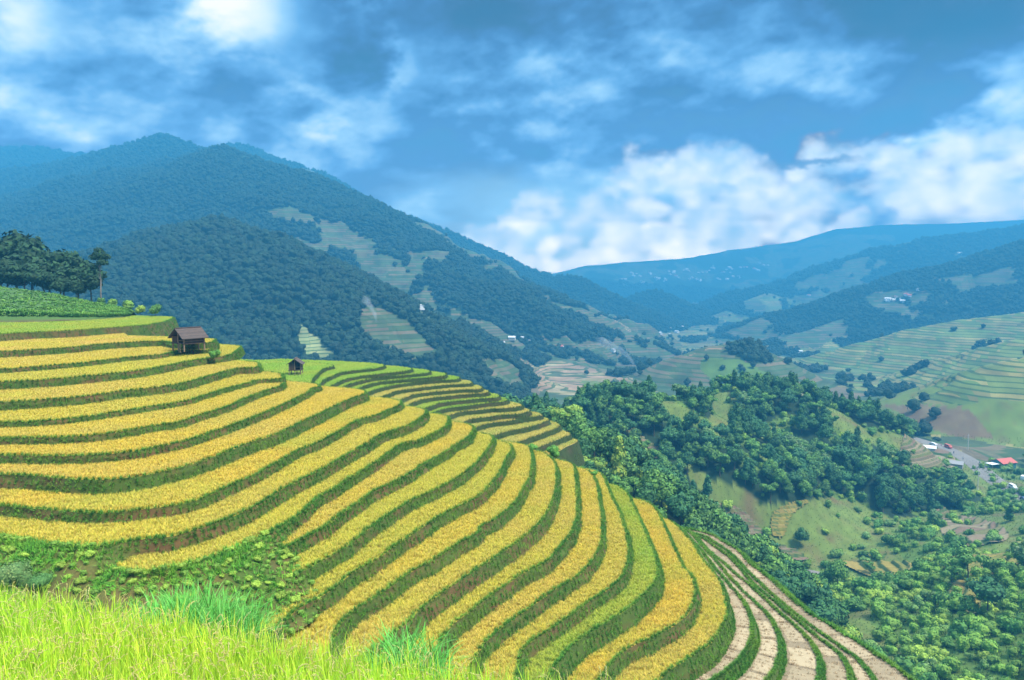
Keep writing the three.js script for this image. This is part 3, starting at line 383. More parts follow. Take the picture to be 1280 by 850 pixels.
{
  const { na, nr, r0, r1, a0, a1 } = TERR, NV = (na + 1) * (nr + 1), pos = new Float32Array(NV * 3), colr = new Float32Array(NV * 3), uv = new Float32Array(NV * 2), kinds = new Array(NV), ridges = new Array(NV);
  const hor = new Float32Array(NV), run = new Float32Array(na + 1).fill(-9);
  const names = Object.keys(KIND), byKind = Object.fromEntries(names.map(n => [n, []]));
  let v = 0;
  for (let j = 0; j <= nr; j++) {
    const r = r0 * Math.pow(r1 / r0, j / nr);
    for (let i = 0; i <= na; i++, v++) {
      const a = a0 + (a1 - a0) * i / na, x = Math.sin(a) * r, z = -Math.cos(a) * r, h = ground(x, z), ridge = domRidge;
      pos[v * 3] = x; pos[v * 3 + 1] = h; pos[v * 3 + 2] = z; ridges[v] = ridge;
      hor[v] = run[i]; run[i] = Math.max(run[i], h / r);
      let k = kindAt(x, z, h, ridge); if (r < 520 && (k === 'straw' || k === 'gold')) k = 'meadow'; kinds[v] = k;
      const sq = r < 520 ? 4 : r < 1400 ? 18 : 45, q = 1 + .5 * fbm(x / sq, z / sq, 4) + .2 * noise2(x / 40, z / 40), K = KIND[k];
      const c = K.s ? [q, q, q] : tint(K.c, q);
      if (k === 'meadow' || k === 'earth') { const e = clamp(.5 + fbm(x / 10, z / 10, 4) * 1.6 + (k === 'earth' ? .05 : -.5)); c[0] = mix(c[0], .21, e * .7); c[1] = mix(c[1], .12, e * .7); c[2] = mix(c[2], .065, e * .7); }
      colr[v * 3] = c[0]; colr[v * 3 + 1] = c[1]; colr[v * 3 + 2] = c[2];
      if (K.s) { uv[v * 2] = (x * .8 + z * .6) / 90 + .1 * noise2(x / 30, z / 30); uv[v * 2 + 1] = (h + .5 * noise2(x / 18, z / 18)) / (K.s[1] * 8); } else { uv[v * 2] = x / (4 + r * .01 | 0); uv[v * 2 + 1] = z / (4 + r * .01 | 0); }
    }
  }
  // each square of the sheet takes the kind of its corner; corners shared between kinds get their own colours and texture places
  const groups = [], P = [], C = [], U = [], I = []; let off = 0;
  for (const n of names) {
    const map = new Int32Array(NV).fill(-1); let count = 0;
    const K = KIND[n], get = w => {
      if (map[w] >= 0) return map[w]; map[w] = P.length / 3; P.push(pos[w * 3], pos[w * 3 + 1], pos[w * 3 + 2]);
      const same = kinds[w] === n, striped = !!KIND[kinds[w]].s;
      if (same || striped === !!K.s && !K.s) C.push(colr[w * 3], colr[w * 3 + 1], colr[w * 3 + 2]); else if (K.s) C.push(1, 1, 1); else C.push(...K.c);
      const x = pos[w * 3], h = pos[w * 3 + 1], z = pos[w * 3 + 2];
      if (K.s) U.push((x * .8 + z * .6) / 90 + .6 * noise2(x / 50, z / 50) + h * .021, (h + .5 * noise2(x / 18, z / 18)) / (K.s[1] * 8)); else U.push(x / 5, z / 5);
      return map[w];
    };
    for (let j = 0; j < nr; j++) for (let i = 0; i < na; i++) { const a = j * (na + 1) + i; if (kinds[a] !== n) continue; const A = get(a), B = get(a + 1), D = get(a + na + 1), E = get(a + na + 2); I.push(A, B, D, B, E, D); count += 6; }
    if (count) groups.push([n, off, count]); off += count;
  }
  const g = new THREE.BufferGeometry(); g.setAttribute('position', new THREE.BufferAttribute(new Float32Array(P), 3)); g.setAttribute('color', new THREE.BufferAttribute(new Float32Array(C), 3)); g.setAttribute('uv', new THREE.BufferAttribute(new Float32Array(U), 2)); g.setIndex(new THREE.BufferAttribute(new Uint32Array(I), 1));
  // smooth normals from the unsplit sheet are the same for every copy of a corner
  { const full = new THREE.BufferGeometry(); full.setAttribute('position', new THREE.BufferAttribute(pos, 3)); const fi = new Uint32Array(na * nr * 6); let o = 0; for (let j = 0; j < nr; j++) for (let i = 0; i < na; i++) { const a = j * (na + 1) + i; fi.set([a, a + 1, a + na + 1, a + 1, a + na + 2, a + na + 1], o); o += 6; } full.setIndex(new THREE.BufferAttribute(fi, 1)); full.computeVertexNormals(); const fn = full.attributes.normal, N = new Float32Array(P.length), key = new Map(); for (let w = 0; w < NV; w++) key.set(pos[w * 3] + ',' + pos[w * 3 + 2], w); for (let w = 0; w < P.length / 3; w++) { const s = key.get(g.attributes.position.getX(w) + ',' + g.attributes.position.getZ(w)); N[w * 3] = fn.getX(s); N[w * 3 + 1] = fn.getY(s); N[w * 3 + 2] = fn.getZ(s); } g.setAttribute('normal', new THREE.BufferAttribute(N, 3)); }
  const mats = groups.map(([n, s, c], i) => { g.addGroup(s, c, i); const K = KIND[n]; return new THREE.MeshStandardMaterial({ vertexColors: true, roughness: 1, map: K.s ? stripeTexture(K.s[0], 40 + i) : grainMap }); });
  const m = new THREE.Mesh(g, mats); m.name = 'terrain'; tag(m, 'green mountain valley with terraced slopes, meadows and woods', null, null, 'structure'); scene.add(m);
  TERR.kinds = kinds; TERR.hor = hor; TERR.ridges = ridges; TERR.pos = pos;
}
function terrAt(x, z) {                               // nearest place of the sheet
  const { na, nr, r0, r1, a0, a1 } = TERR, r = Math.hypot(x, z), a = Math.atan2(x, -z), i = Math.round((a - a0) / (a1 - a0) * na), j = Math.round(Math.log(r / r0) / Math.log(r1 / r0) * nr);
  if (i < 0 || i > na || j < 0 || j > nr) return null; const w = j * (na + 1) + i; return { kind: TERR.kinds[w], hor: TERR.hor[w], ridge: TERR.ridges[w], y: TERR.pos[w * 3 + 1], r };
}

// small terraced fields of the valley: every step a level strip with its own bank
{
  const tone = { straw: [[.36, .27, .17], [.42, .34, .20], [.30, .20, .13], [.26, .25, .09]], gold: [[.44, .35, .07], [.30, .30, .05], [.48, .37, .09], [.36, .32, .07]] }, names = { straw: 'harvested brown steps of a small field terrace', gold: 'yellow rice steps of a small field terrace' };
  const where = { 0: 'beside the thatched shed', 1: 'beside the grassy meadow', 2: 'below the valley road', 3: 'along the low shelf above the gully bushes', 4: 'under the long white roofed house', 5: 'among the gully bushes', 6: 'on the path through the wood' };
  const patches = PATCHES.filter(([k, p]) => (k === 'straw' || k === 'gold') && p.length > 4 && Math.hypot(...p[0]) < 520);
  patches.forEach(([k, p], n) => {
    const c = new THREE.CatmullRomCurve3(p.map(q => new THREE.Vector3(q[0], 0, q[1])), true), poly = c.getPoints(80).map(v => [v.x, v.z]);
    let x0 = 1e9, x1 = -1e9, z0 = 1e9, z1 = -1e9; for (const [x, z] of poly) { x0 = Math.min(x0, x); x1 = Math.max(x1, x); z0 = Math.min(z0, z); z1 = Math.max(z1, z); }
    const d = .55, S = 1.1, nx = Math.ceil((x1 - x0) / d), nz = Math.ceil((z1 - z0) / d), H = [], steps = {};
    for (let j = 0; j <= nz; j++) for (let i = 0; i <= nx; i++) { const x = x0 + i * d, z = z0 + j * d, h = ground(x, z) + .7 * noise2(x / 9, z / 9), q = Math.floor(h / S), f = h / S - q; H.push([x, (q + sstep(.02, .26, f)) * S + .3, z, q, f]); }
    const g = base('field_terrace', (x0 + x1) / 2, ground((x0 + x1) / 2, (z0 + z1) / 2), (z0 + z1) / 2), r = rng(300 + n); tag(g, names[k] + ' ' + (where[n] || 'on the valley slope'), 'field');
    const cell = new Int32Array(nx * nz).fill(-1); // connected strips of one height
    const ok = (i, j) => i >= 0 && j >= 0 && i < nx && j < nz && inside(poly, x0 + (i + .5) * d, z0 + (j + .5) * d);
    let id = 0;
    for (let j = 0; j < nz; j++) for (let i = 0; i < nx; i++) {
      if (cell[j * nx + i] >= 0 || !ok(i, j)) continue; const q0 = H[j * (nx + 1) + i][3], st = [[i, j]], list = []; cell[j * nx + i] = id;
      while (st.length) { const [u, w] = st.pop(); list.push([u, w]); for (const [e, f] of [[u + 1, w], [u - 1, w], [u, w + 1], [u, w - 1]]) if (ok(e, f) && cell[f * nx + e] < 0 && H[f * (nx + 1) + e][3] === q0) { cell[f * nx + e] = id; st.push([e, f]); } }
      const s = steps[id++] = { b: new GB(), c: tint(tone[k][((q0 % 4) + 4) % 4], .9 + .2 * noise2(q0 * 3.3, n)) }, seen = new Map();
      const v = (u, w) => { const o = w * (nx + 1) + u; if (!seen.has(o)) { const V = H[o]; seen.set(o, s.b.v(V[0], V[1], V[2], V[4] < .27 ? [.07, .14, .03] : tint(s.c, .85 + .35 * (noise2(V[0] * .8, V[2] * .8) + .3)), V[0] / 3, V[2] / 3)); } return seen.get(o); };
      for (const [u, w] of list) s.b.quad(v(u, w), v(u, w + 1), v(u + 1, w + 1), v(u + 1, w));
    }
    for (const s of Object.values(steps)) mesh('step', s.b.geo(g.position), M.soil, g);
  });
}
// ---------------------------------------------------------------- terraced hillside
function smoothLine(p, step = 0.6) {
  const c = new THREE.CatmullRomCurve3(p.map(q => new THREE.Vector3(q[0], 0, q[1])), false, 'centripetal');
  const n = Math.max(8, Math.round(c.getLength() / step));
  return c.getSpacedPoints(n).map(v => [v.x, v.z]);
}
function extendStart(p, len) {                        // carry a contour on beyond its first point along its own direction
  const [a, b] = [p[0], p[1]]; let dx = a[0] - b[0], dz = a[1] - b[1]; const l = Math.hypot(dx, dz); dx /= l; dz /= l;
  const out = []; for (let i = 4; i > 0; i--) out.push([a[0] + dx * len * i / 4, a[1] + dz * len * i / 4]);
  return out.concat(p);
}
function roundTip(p, s = 1) {                         // round the nose of the spur: the contour turns back behind the ridge
  const t = p[p.length - 1];
  return p.concat([[t[0] - 0.5 * s, t[1] - 1.6 * s], [t[0] - 2.4 * s, t[1] - 3.4 * s], [t[0] - 7 * s, t[1] - 5.5 * s], [t[0] - 18 * s, t[1] - 9 * s]]);
}
function nearestIndex(l, q) { let b = 0, bd = 1e9; l.forEach((p, i) => { const d = (p[0] - q[0]) ** 2 + (p[1] - q[1]) ** 2; if (d < bd) { bd = d; b = i; } }); return b; }
function outward(l, i) { const a = l[Math.max(0, i - 2)], b = l[Math.min(l.length - 1, i + 2)], dx = b[0] - a[0], dz = b[1] - a[1], n = Math.hypot(dx, dz) || 1; return [-dz / n, dx / n]; }
function insetLine(l, d) { return l.map((p, i) => { const o = outward(l, i); return [p[0] - o[0] * d, p[1] - o[1] * d]; }); }
function makeContours(list, startLen, tipScale, step) {
  return list.map((c, k) => {
    const l = smoothLine(extendStart(roundTip(c.p, tipScale), startLen(k)), step);
    const w = l.map((p, i) => { const o = outward(l, i), n = 0.22 * noise2(i * step * 0.22 + k * 7.1, k * 3.3) + 0.10 * noise2(i * step * 0.9, k * 5.7 + 2); return [p[0] + o[0] * n, p[1] + o[1] * n]; });
    return { y: -c.d, line: w, start: c.p[0] };
  });
}
const hillC = makeContours(HILL, k => k < 11 ? 22 : k < 13 ? 12 : 5, 1, 0.5);
const spurC = makeContours(SPUR, k => 16, 1.6, 0.8);

const GOLD = [.75, .545, .06], GOLD2 = [.64, .55, .06], LIME = [.42, .52, .04], STRAW = [.58, .46, .29];
// one rice plant seen from afar: leaf blades and bowed ears
function riceTuft(seed, ear, leafC) {
  const b = new GB(), r = rng(seed);
  for (let i = 0; i < 7; i++) blade(b, (r() - .5) * .14, (r() - .5) * .14, r() * 6.28, .30 + r() * .12, .026, .03 + r() * .25, .2 + r() * .5, tint(leafC, .85 + r() * .3), 2, -.05);
  for (let i = 0; i < 10; i++) blade(b, (r() - .5) * .18, (r() - .5) * .18, r() * 6.28, .30 + r() * .14, .036, .05 + r() * .25, .6 + r() * .9, tint(ear, .88 + r() * .24), 3, -.05);
  return b.geo();
}
const WHITE = [1, 1, 1];
const goldTufts = [1, 2, 3].map(s => riceTuft(s, WHITE, [.80, 1.06, .85]));
function grassTuft(seed, n = 9, len = .42, wid = .035) {
  const b = new GB(), r = rng(seed);
  for (let i = 0; i < n; i++) blade(b, (r() - .5) * .16, (r() - .5) * .16, r() * 6.28, len * (.6 + r() * .7), wid, .1 + r() * .7, .5 + r() * .9, tint(WHITE, .7 + r() * .6), 2, -.04);
  return b.geo();
}
const grassTufts = [11, 12, 13].map(s => grassTuft(s));
const stubbleTuft = (() => { const b = new GB(), r = rng(21); for (let i = 0; i < 9; i++) blade(b, (r() - .5) * .18, (r() - .5) * .18, r() * 6.28, .10 + r() * .12, .035, r() * 1.1, .2, tint(WHITE, .75 + r() * .45), 1, -.02); return b.geo(); })();

function samplePoly(poly, tri, perM2, r, cb) {        // even random points over a triangulated polygon
  let carry = 0;
  for (const t of tri) {
    const a = poly[t[0]], b = poly[t[1]], c = poly[t[2]], area = Math.abs((b.x - a.x) * (c.y - a.y) - (c.x - a.x) * (b.y - a.y)) / 2;
    carry += area * perM2;
    while (carry >= 1) { carry -= 1; let u = r(), v = r(); if (u + v > 1) { u = 1 - u; v = 1 - v; } cb(a.x + (b.x - a.x) * u + (c.x - a.x) * v, a.y + (b.y - a.y) * u + (c.y - a.y) * v); }
  }
}
const seenFrom = (x, z) => Math.abs(Math.atan2(x, -z)) < 41 * R;   // plants are sown where the photograph's surroundings reach, with a margin

function terrace(C, k, o) {
  const c = C[k], up = k ? C[k - 1] : null, dn = C[k + 1], r = rng(900 + k * 13 + o.seed), L = c.line, y = c.y;
  const mid = L[L.length >> 1], g = base(o.name, mid[0], y - .5, mid[1]);
  tag(g, o.label, 'terrace', o.group);
  const shift = g.position;
  const start = up ? nearestIndex(up.line, L[0]) : 0;
  const inner = up ? insetLine(up.line, .35).slice(start) : insetLine(L, o.topDepth);
  const edge = o.edge ?? .3;
  const mk = (line) => { const poly = line.concat(inner.slice().reverse()).map(p => new THREE.Vector2(p[0], p[1])); return [poly, THREE.ShapeUtils.triangulateShape(poly, [])]; };
  // the field itself
  const drop = o.kind === 'straw' ? .42 : .26;
  {
    const [poly, tri] = mk(L), b = new GB();
    const gc = o.kind === 'straw' ? [.36, .28, .175] : tint(o.color, .75);
    for (const p of poly) b.v(p.x, y - drop, p.y, tint(gc, 1 + .25 * noise2(p.x * .5, p.y * .5)), p.x / 3, p.y / 3);
    for (const t of tri) b.tri(t[0], t[1], t[2]);
    mesh(o.kind === 'straw' ? 'field_soil' : 'field', b.geo(shift), M.soil, g);
  }
  // the bank below its lip: a rough earth face, leaning back, wider where it runs down into the gully
  const rows = o.rows ?? 5, b = new GB(), face = [];
  const h0 = (dn ? (y - dn.y) + .55 : 5) + (o.deeper ?? 0);
  for (let i = 0; i < L.length; i++) {
    const [ox, oz] = outward(L, i), [px, pz] = L[i];
    const open = o.open ? o.open(px, pz) : 0, h = mix(h0, o.openH ?? 3.4, open), run = mix(.30 * h0, o.openRun ?? 7, open);
    for (let j = 0; j <= rows; j++) {
      const t = j / rows, n = (j && j < rows ? 1 : .3) * (.16 * fbm(i * .35 + k * 9, t * h * 1.6 + k, 3) + open * .9 * fbm(px * .35, t * 2 + pz * .3, 3));
      const d = run * t + n + .06, yy = y - drop + .06 - t * (h - drop) ;
      const patch = clamp(.62 + 1.5 * fbm(i * .16 + k * 4, t * 1.2 + k * 2, 3) + (o.green ?? 0));
      const col = tint(tint(mix3([.20, .115, .04], [.09, .155, .018], patch), o.dim ?? 1), .8 + .5 * (noise2(i * .9, j * 1.3 + k) + .4));
      b.v(px + ox * d, yy, pz + oz * d, col, i * .5 / 2, t * h / 2);
      face.push([px + ox * d, yy, pz + oz * d, ox, oz, t, open, patch]);
    }
    if (i) for (let j = 0; j < rows; j++) { const a = (i - 1) * (rows + 1) + j, e = a + rows + 1; b.quad(a, a + 1, e + 1, e); }
  }
  mesh('bank', b.geo(shift), M.soil, g); c.face = face;
  // plants
  const rice = [[], [], []], grass = [[], [], []];
  if (o.kind !== 'straw') {
    const [poly, tri] = mk(insetLine(L, edge));
    samplePoly(poly, tri, o.density, r, (x, z) => {
      if (!seenFrom(x, z)) return;
      const n = fbm(x * .12 + k, z * .12, 3), m = noise2(x * .7, z * .7);
      const cc = mix3(o.color, o.color2, clamp(.5 + 1.8 * n)), q = .92 + .18 * r() + .14 * m, s = (o.size ?? 1) * (.85 + r() * .35);
      rice[Math.floor(r() * 3)].push([x - shift.x, y - drop - shift.y - .05, z - shift.z, r() * 6.28, s, (r() - .5) * .3, (r() - .5) * .3, cc[0] * q, cc[1] * q, cc[2] * q]);
    });
    rice.forEach((l, i) => l.length && instanced('rice', goldTufts[i], M.rice, l, g));
  }
  const gd = o.grass ?? 1;
  const step = rows + 1;
  for (let i = 0; i < L.length; i++) {
    if (!seenFrom(L[i][0], L[i][1])) continue;
    const n = Math.floor(gd * (30 + face[i * step][6] * 36) * (.7 + .6 * r()));
    for (let q = 0; q < n; q++) {
      const bare = fbm(i * .14 + k * 11, 3.3, 3), t = q % 3 === 0 ? r() * .16 : Math.pow(r(), 1.4 + bare * 1.8 - (o.green ?? 0) * 1.3), j = Math.min(rows - 1, Math.floor(t * rows)), ii = Math.min(L.length - 1, i + (r() < .5 ? 0 : 1));
      const A = face[i * step + j], B = face[ii * step + j + 1], w = r(), s = (o.grassSize ?? 1) * (.45 + r() * .5) * (1 + A[6] * .5);
      const yel = clamp(.35 + .9 * noise2(i * .11 + k * 3, 8.8) + (r() - .5) * .5);
      const cc = tint(tint(mix3([.07, .25, .018], [.20, .35, .022], yel), (o.dim ?? 1) * (1 + .5 * A[6] * (k < 20 ? 1 : 0))), .7 + r() * .6), tilt = .35 + r() * .5;
      grass[q % 3].push([mix(A[0], B[0], w) - shift.x + (j === 0 ? -A[3] * r() * .28 : 0), mix(A[1], B[1], w) - shift.y + (j === 0 ? .03 : 0), mix(A[2], B[2], w) - shift.z + (j === 0 ? -A[4] * r() * .28 : 0), r() * 6.28, s, A[4] * tilt * (j ? 1 : .3), -A[3] * tilt * (j ? 1 : .3), cc[0], cc[1], cc[2]]);
    }
  }
  grass.forEach((l, i) => l.length && instanced('grass', grassTufts[i], M.leaf, l, g));
  if (o.kind === 'straw') strawMats(C, k, g, o, r);
  return g;
}
// harvested terraces: cut straw lies in mats along the field, with bare seams between them
const matMats = [0, 1, 2].map(i => { const t = grainMap.clone(); t.repeat.set(3, 3); t.needsUpdate = true; return new THREE.MeshStandardMaterial({ vertexColors: true, roughness: 1, map: t, side: THREE.DoubleSide }); });
function strawMats(C, k, g, o, r) {
  const L = C[k].line, U = C[k - 1].line, y = C[k].y - .42, shift = g.position, tufts = [];
  let i = 6;
  while (i < L.length - 8) {
    const n = 2 + Math.floor(r() * 8), j = Math.min(L.length - 3, i + n), gap = r() < .25 ? 1 : 0;
    if (seenFrom(L[i][0], L[i][1])) {
      const b = new GB(), nx = 4, cc = tint(mix3(STRAW, [.50, .39, .24], clamp(o.brown + (r() - .5) * .5)), .85 + r() * .3); let rowsN = 0;
      const wIn = .16 + r() * .10, wOut = .05;
      const lift = .02 + r() * .03;
      for (let q = i; q <= j; q++) {
        const a = L[q], u = U[nearestIndex(U, a)];
        const e = (q === i || q === j) ? 1 : 0;
        for (let s = 0; s <= nx; s++) {
          const t = mix(wOut, 1 - wIn, s / nx) + .05 * noise2(q * 1.3, s * 2.1 + k), yy = y + ((e || s === 0 || s === nx) ? -.02 : lift + .03 * noise2(q * 2.2, s * 1.9));
          const along = e * (q === i ? .12 : -.12), dx = L[Math.min(q + 1, L.length - 1)][0] - a[0], dz = L[Math.min(q + 1, L.length - 1)][1] - a[1];
          b.v(mix(a[0], u[0], t) + dx * along, yy, mix(a[1], u[1], t) + dz * along, tint(cc, .88 + .3 * (noise2(q * 1.7 + k, s * 1.1) + .3)), q * .25, s * .3);
        }
        if (rowsN++) for (let s = 0; s < nx; s++) { const A = (rowsN - 2) * (nx + 1) + s; b.quad(A, A + 1, A + nx + 2, A + nx + 1); }
        for (let s = 0; s < 7; s++) { const t = mix(wOut, 1 - wIn, r()), f = tint(mix3(STRAW, [.40, .27, .15], r() * .7), .8 + r() * .5); tufts.push([mix(a[0], u[0], t) - shift.x, y + .03 - shift.y, mix(a[1], u[1], t) - shift.z, r() * 6.28, .8 + r() * .5, (r() - .5) * .8, (r() - .5) * .8, f[0], f[1], f[2]]); }
      }
      mesh('straw_mat', b.geo(shift), matMats[k % 3], g);
    }
    i = j + gap + 1;
    if (gap === 0) i = j;
  }
  instanced('stubble', stubbleTuft, M.leaf, tufts, g);
}
const ORD = ['', 'first', 'second', 'third', 'fourth', 'fifth', 'sixth', 'seventh', 'eighth', 'ninth', 'tenth', 'eleventh', 'twelfth', 'thirteenth', 'fourteenth', 'fifteenth', 'sixteenth', 'seventeenth', 'eighteenth', 'nineteenth'];
const hillLabel = k => k === 0 ? ['light green rice terrace under the crop field, the topmost of the hillside'] : k === 20 ? ['lime green rice terrace winding between golden ones on the hillside'] : k === 21 ? ['golden rice terrace directly below the lime green one', 'golden rice terraces'] : k === 22 ? ['lowest golden rice terrace, directly above the harvested straw terraces', 'golden rice terraces'] : k > 22 ? [`harvested straw covered terrace, ${ORD[k - 22]} step below the golden rice`, 'harvested terraces'] : [`golden ripe rice terrace, ${ORD[k]} step below the light green topmost one`, 'golden rice terraces'];
hillC.forEach((c, k) => {
  const straw = k > 22, lime = k === 0 || k === 20, [label, group] = hillLabel(k);
  terrace(hillC, k, {
    name: straw ? 'harvested_terrace' : 'rice_terrace', label, group, seed: 1, deeper: k === 0 ? 1.2 : 0, topDepth: 34, kind: straw ? 'straw' : 'rice',
    color: lime ? LIME : mix3(GOLD, [.66, .57, .06], clamp(.35 + 1.3 * noise2(k * 1.73, 4.4))), color2: lime ? [.52, .52, .045] : mix3(GOLD2, [.80, .53, .12], clamp(.2 + 1.3 * noise2(k * 2.31, 9.2))), density: k < 6 ? 24 : 34, green: k === 20 || k === 22 ? .55 : straw ? .8 : k === 8 ? .2 : 0, brown: [.1, .0, .25, .6, .35, .75][k - 23], grass: straw ? 2.6 : k === 20 || k === 22 ? 1.5 : 1,
    open: k === 10 ? (x => sstep(-24, -27, x)) : k === 11 ? (x => sstep(-16, -18.5, x)) : k === 12 ? (x => sstep(-15.5, -17, x)) : k === 28 ? (() => 1) : null, openH: k === 28 ? 9 : 3.4, openRun: k === 28 ? 9 : 7, rows: [10, 11, 12, 28].includes(k) ? 9 : 5,
  });
});
spurC.forEach((c, k) => {
  const lime = k < 6 || k === 9 || k === 10;
  terrace(spurC, k, {
    name: 'rice_terrace', label: `${lime ? 'green' : 'pale yellow'} rice terrace, ${k ? ORD[k] + ' below the top' : 'topmost'} of the spur behind the golden ridge`, group: lime ? 'green terraces of the farther spur' : 'yellow terraces of the farther spur', seed: 50, topDepth: 26, kind: 'rice',
    color: lime ? [.38, .54, .04] : [.70, .56, .12], color2: lime ? [.50, .56, .05] : [.58, .54, .10], density: 12, size: 1.2, green: .45, grass: .45, grassSize: 1.3, dim: .55,
  });
});
// ---------------------------------------------------------------- the rice field at the camera's feet
const FIELD_Y = -3.07;                                // soil; the ears stand some 0.8 m above it
const fieldEdge = x => -6.05 + (x + 4.2) * 0.315;     // z of its far rim
{
  const g = base('rice_field', -2, FIELD_Y, -4);
  tag(g, 'bright green rice field in ear filling the foreground', 'rice field');
  const b = new GB(), N = 24;
  for (let i = 0; i <= N; i++) { const x = mix(-11, 6, i / N), ze = fieldEdge(x) + .12 * noise2(x * .8, 2); [[-1.2, 0], [ze + .1, 0], [ze - .25, -.2], [ze - 1.4, -1.6], [ze - 4, -6]].forEach(([z, y], j) => b.v(x + 2, y + (j > 1 ? .1 * noise2(x * 2, j) : 0), z + 4, tint([.06, .085, .02], .8 + .4 * (noise2(x, z) + .3)), x / 2, z / 2)); }
  for (let i = 0; i < N; i++) for (let j = 0; j < 4; j++) { const a = i * 5 + j; b.quad(a, a + 1, a + 6, a + 5); }
  mesh('field', b.geo(), M.soil, g);
  // plants: long leaves and heavy bowed ears with single grains
  function plant(seed) {
    const q = new GB(), r = rng(seed);
    for (let i = 0; i < 26; i++) { const c = mix3([.42, .74, .025], [.88, .88, .09], r() * r()); blade(q, (r() - .5) * .13, (r() - .5) * .13, r() * 6.28, .60 + r() * .38, .010 + r() * .006, .03 + r() * .2, .05 + r() * .55, tint(c, .75 + r() * .5), 4); }
    for (let i = 0; i < 2; i++) {
      const a = r() * 6.28, x = (r() - .5) * .1, z = (r() - .5) * .1, ln = .60 + r() * .2, lean = .05 + r() * .15, hue = r(), c = mix3([.72, .70, .16], [.80, .68, .36], hue);
      blade(q, x, z, a, ln, .006, lean, .15, [.35, .5, .04], 2);
      let px = x + Math.cos(a) * Math.sin(lean + .08) * ln, pz = z + Math.sin(a) * Math.sin(lean + .08) * ln, py = Math.cos(lean + .08) * ln - .02, th = .15;
      for (let s = 0; s < 26; s++) {
        px += Math.cos(a) * Math.sin(th) * .0075; pz += Math.sin(a) * Math.sin(th) * .0075; py += Math.cos(th) * .0075; th += .055;
        const d = r() * 6.28, gx = px + Math.cos(d) * .007, gz = pz + Math.sin(d) * .007, k = tint(c, .8 + r() * .4), e = .0045;
        const t = q.v(gx, py + .004, gz, k), A = q.v(gx + e, py - .005, gz, k), B = q.v(gx - e * .5, py - .005, gz + e * .86, k), C = q.v(gx - e * .5, py - .005, gz - e * .86, k), D = q.v(gx, py - .016, gz, k);
        q.tri(t, A, B); q.tri(t, B, C); q.tri(t, C, A); q.tri(D, B, A); q.tri(D, C, B); q.tri(D, A, C);
      }
    }
    return q.geo();
  }
  const kinds = [31, 32, 33, 34, 35].map(plant), lists = kinds.map(() => []), r = rng(41);
  for (let x = -9.5; x < 4.6; x += .09) for (let z = fieldEdge(x) + .05; z < Math.min(-2.3, fieldEdge(x) + 3.4); z += .09) {
    const X = x + (r() - .5) * .12, Z = z + (r() - .5) * .12, n = noise2(X * .5, Z * .5), q = .85 + r() * .3, gr = clamp(.5 + n);
    lists[Math.floor(r() * 5)].push([X + 2, 0, Z + 4, r() * 6.28, .50 + r() * .07 + .03 * n, (r() - .5) * .2, (r() - .5) * .2, q * mix(.9, 1.1, gr), q, q]);
  }
  lists.forEach((l, i) => instanced('rice', kinds[i], M.rice, l, g));
}
// tall blue-green grass on the step below the field
function tallGrass(name, label, x0, x1, zf, top, h, n, seed) {
  const q = new GB(), r = rng(seed), cx = (x0 + x1) / 2, cz = zf(cx), y0 = top - h, g = base(name, cx, y0, cz);
  for (let i = 0; i < n; i++) {
    const t = r(), x = mix(x0, x1, t), z = zf(x) + (r() - .5) * .9, env = .72 + .28 * Math.sin(Math.PI * clamp(t * 1.0)), c = mix3([.06, .33, .03], [.22, .50, .13], r() * r());
    blade(q, x - cx, z - cz, r() * 6.28, h * env * (.75 + r() * .5),   .007 + r() * .007, .03 + r() * .25, .4 + r() * 1.6, tint(c, .7 + r() * .6), 6);
  }
  mesh('blades', q.geo(), M.leaf, g); return tag(g, label, 'grass clump');
}
tallGrass('tall_grass', 'long clump of blue green grass below the foreground rice, beside the earth bank', -5.1, -3.4, x => -9.3 + (x + 4.2) * .12, -4.22, .85, 2600, 61);
tallGrass('tall_grass', 'short clump of blue green grass below the foreground rice at the foot of the golden terraces', -1.5, -.68, x => -7.4 + (x + 1) * .3, -3.86, .6, 800, 62);
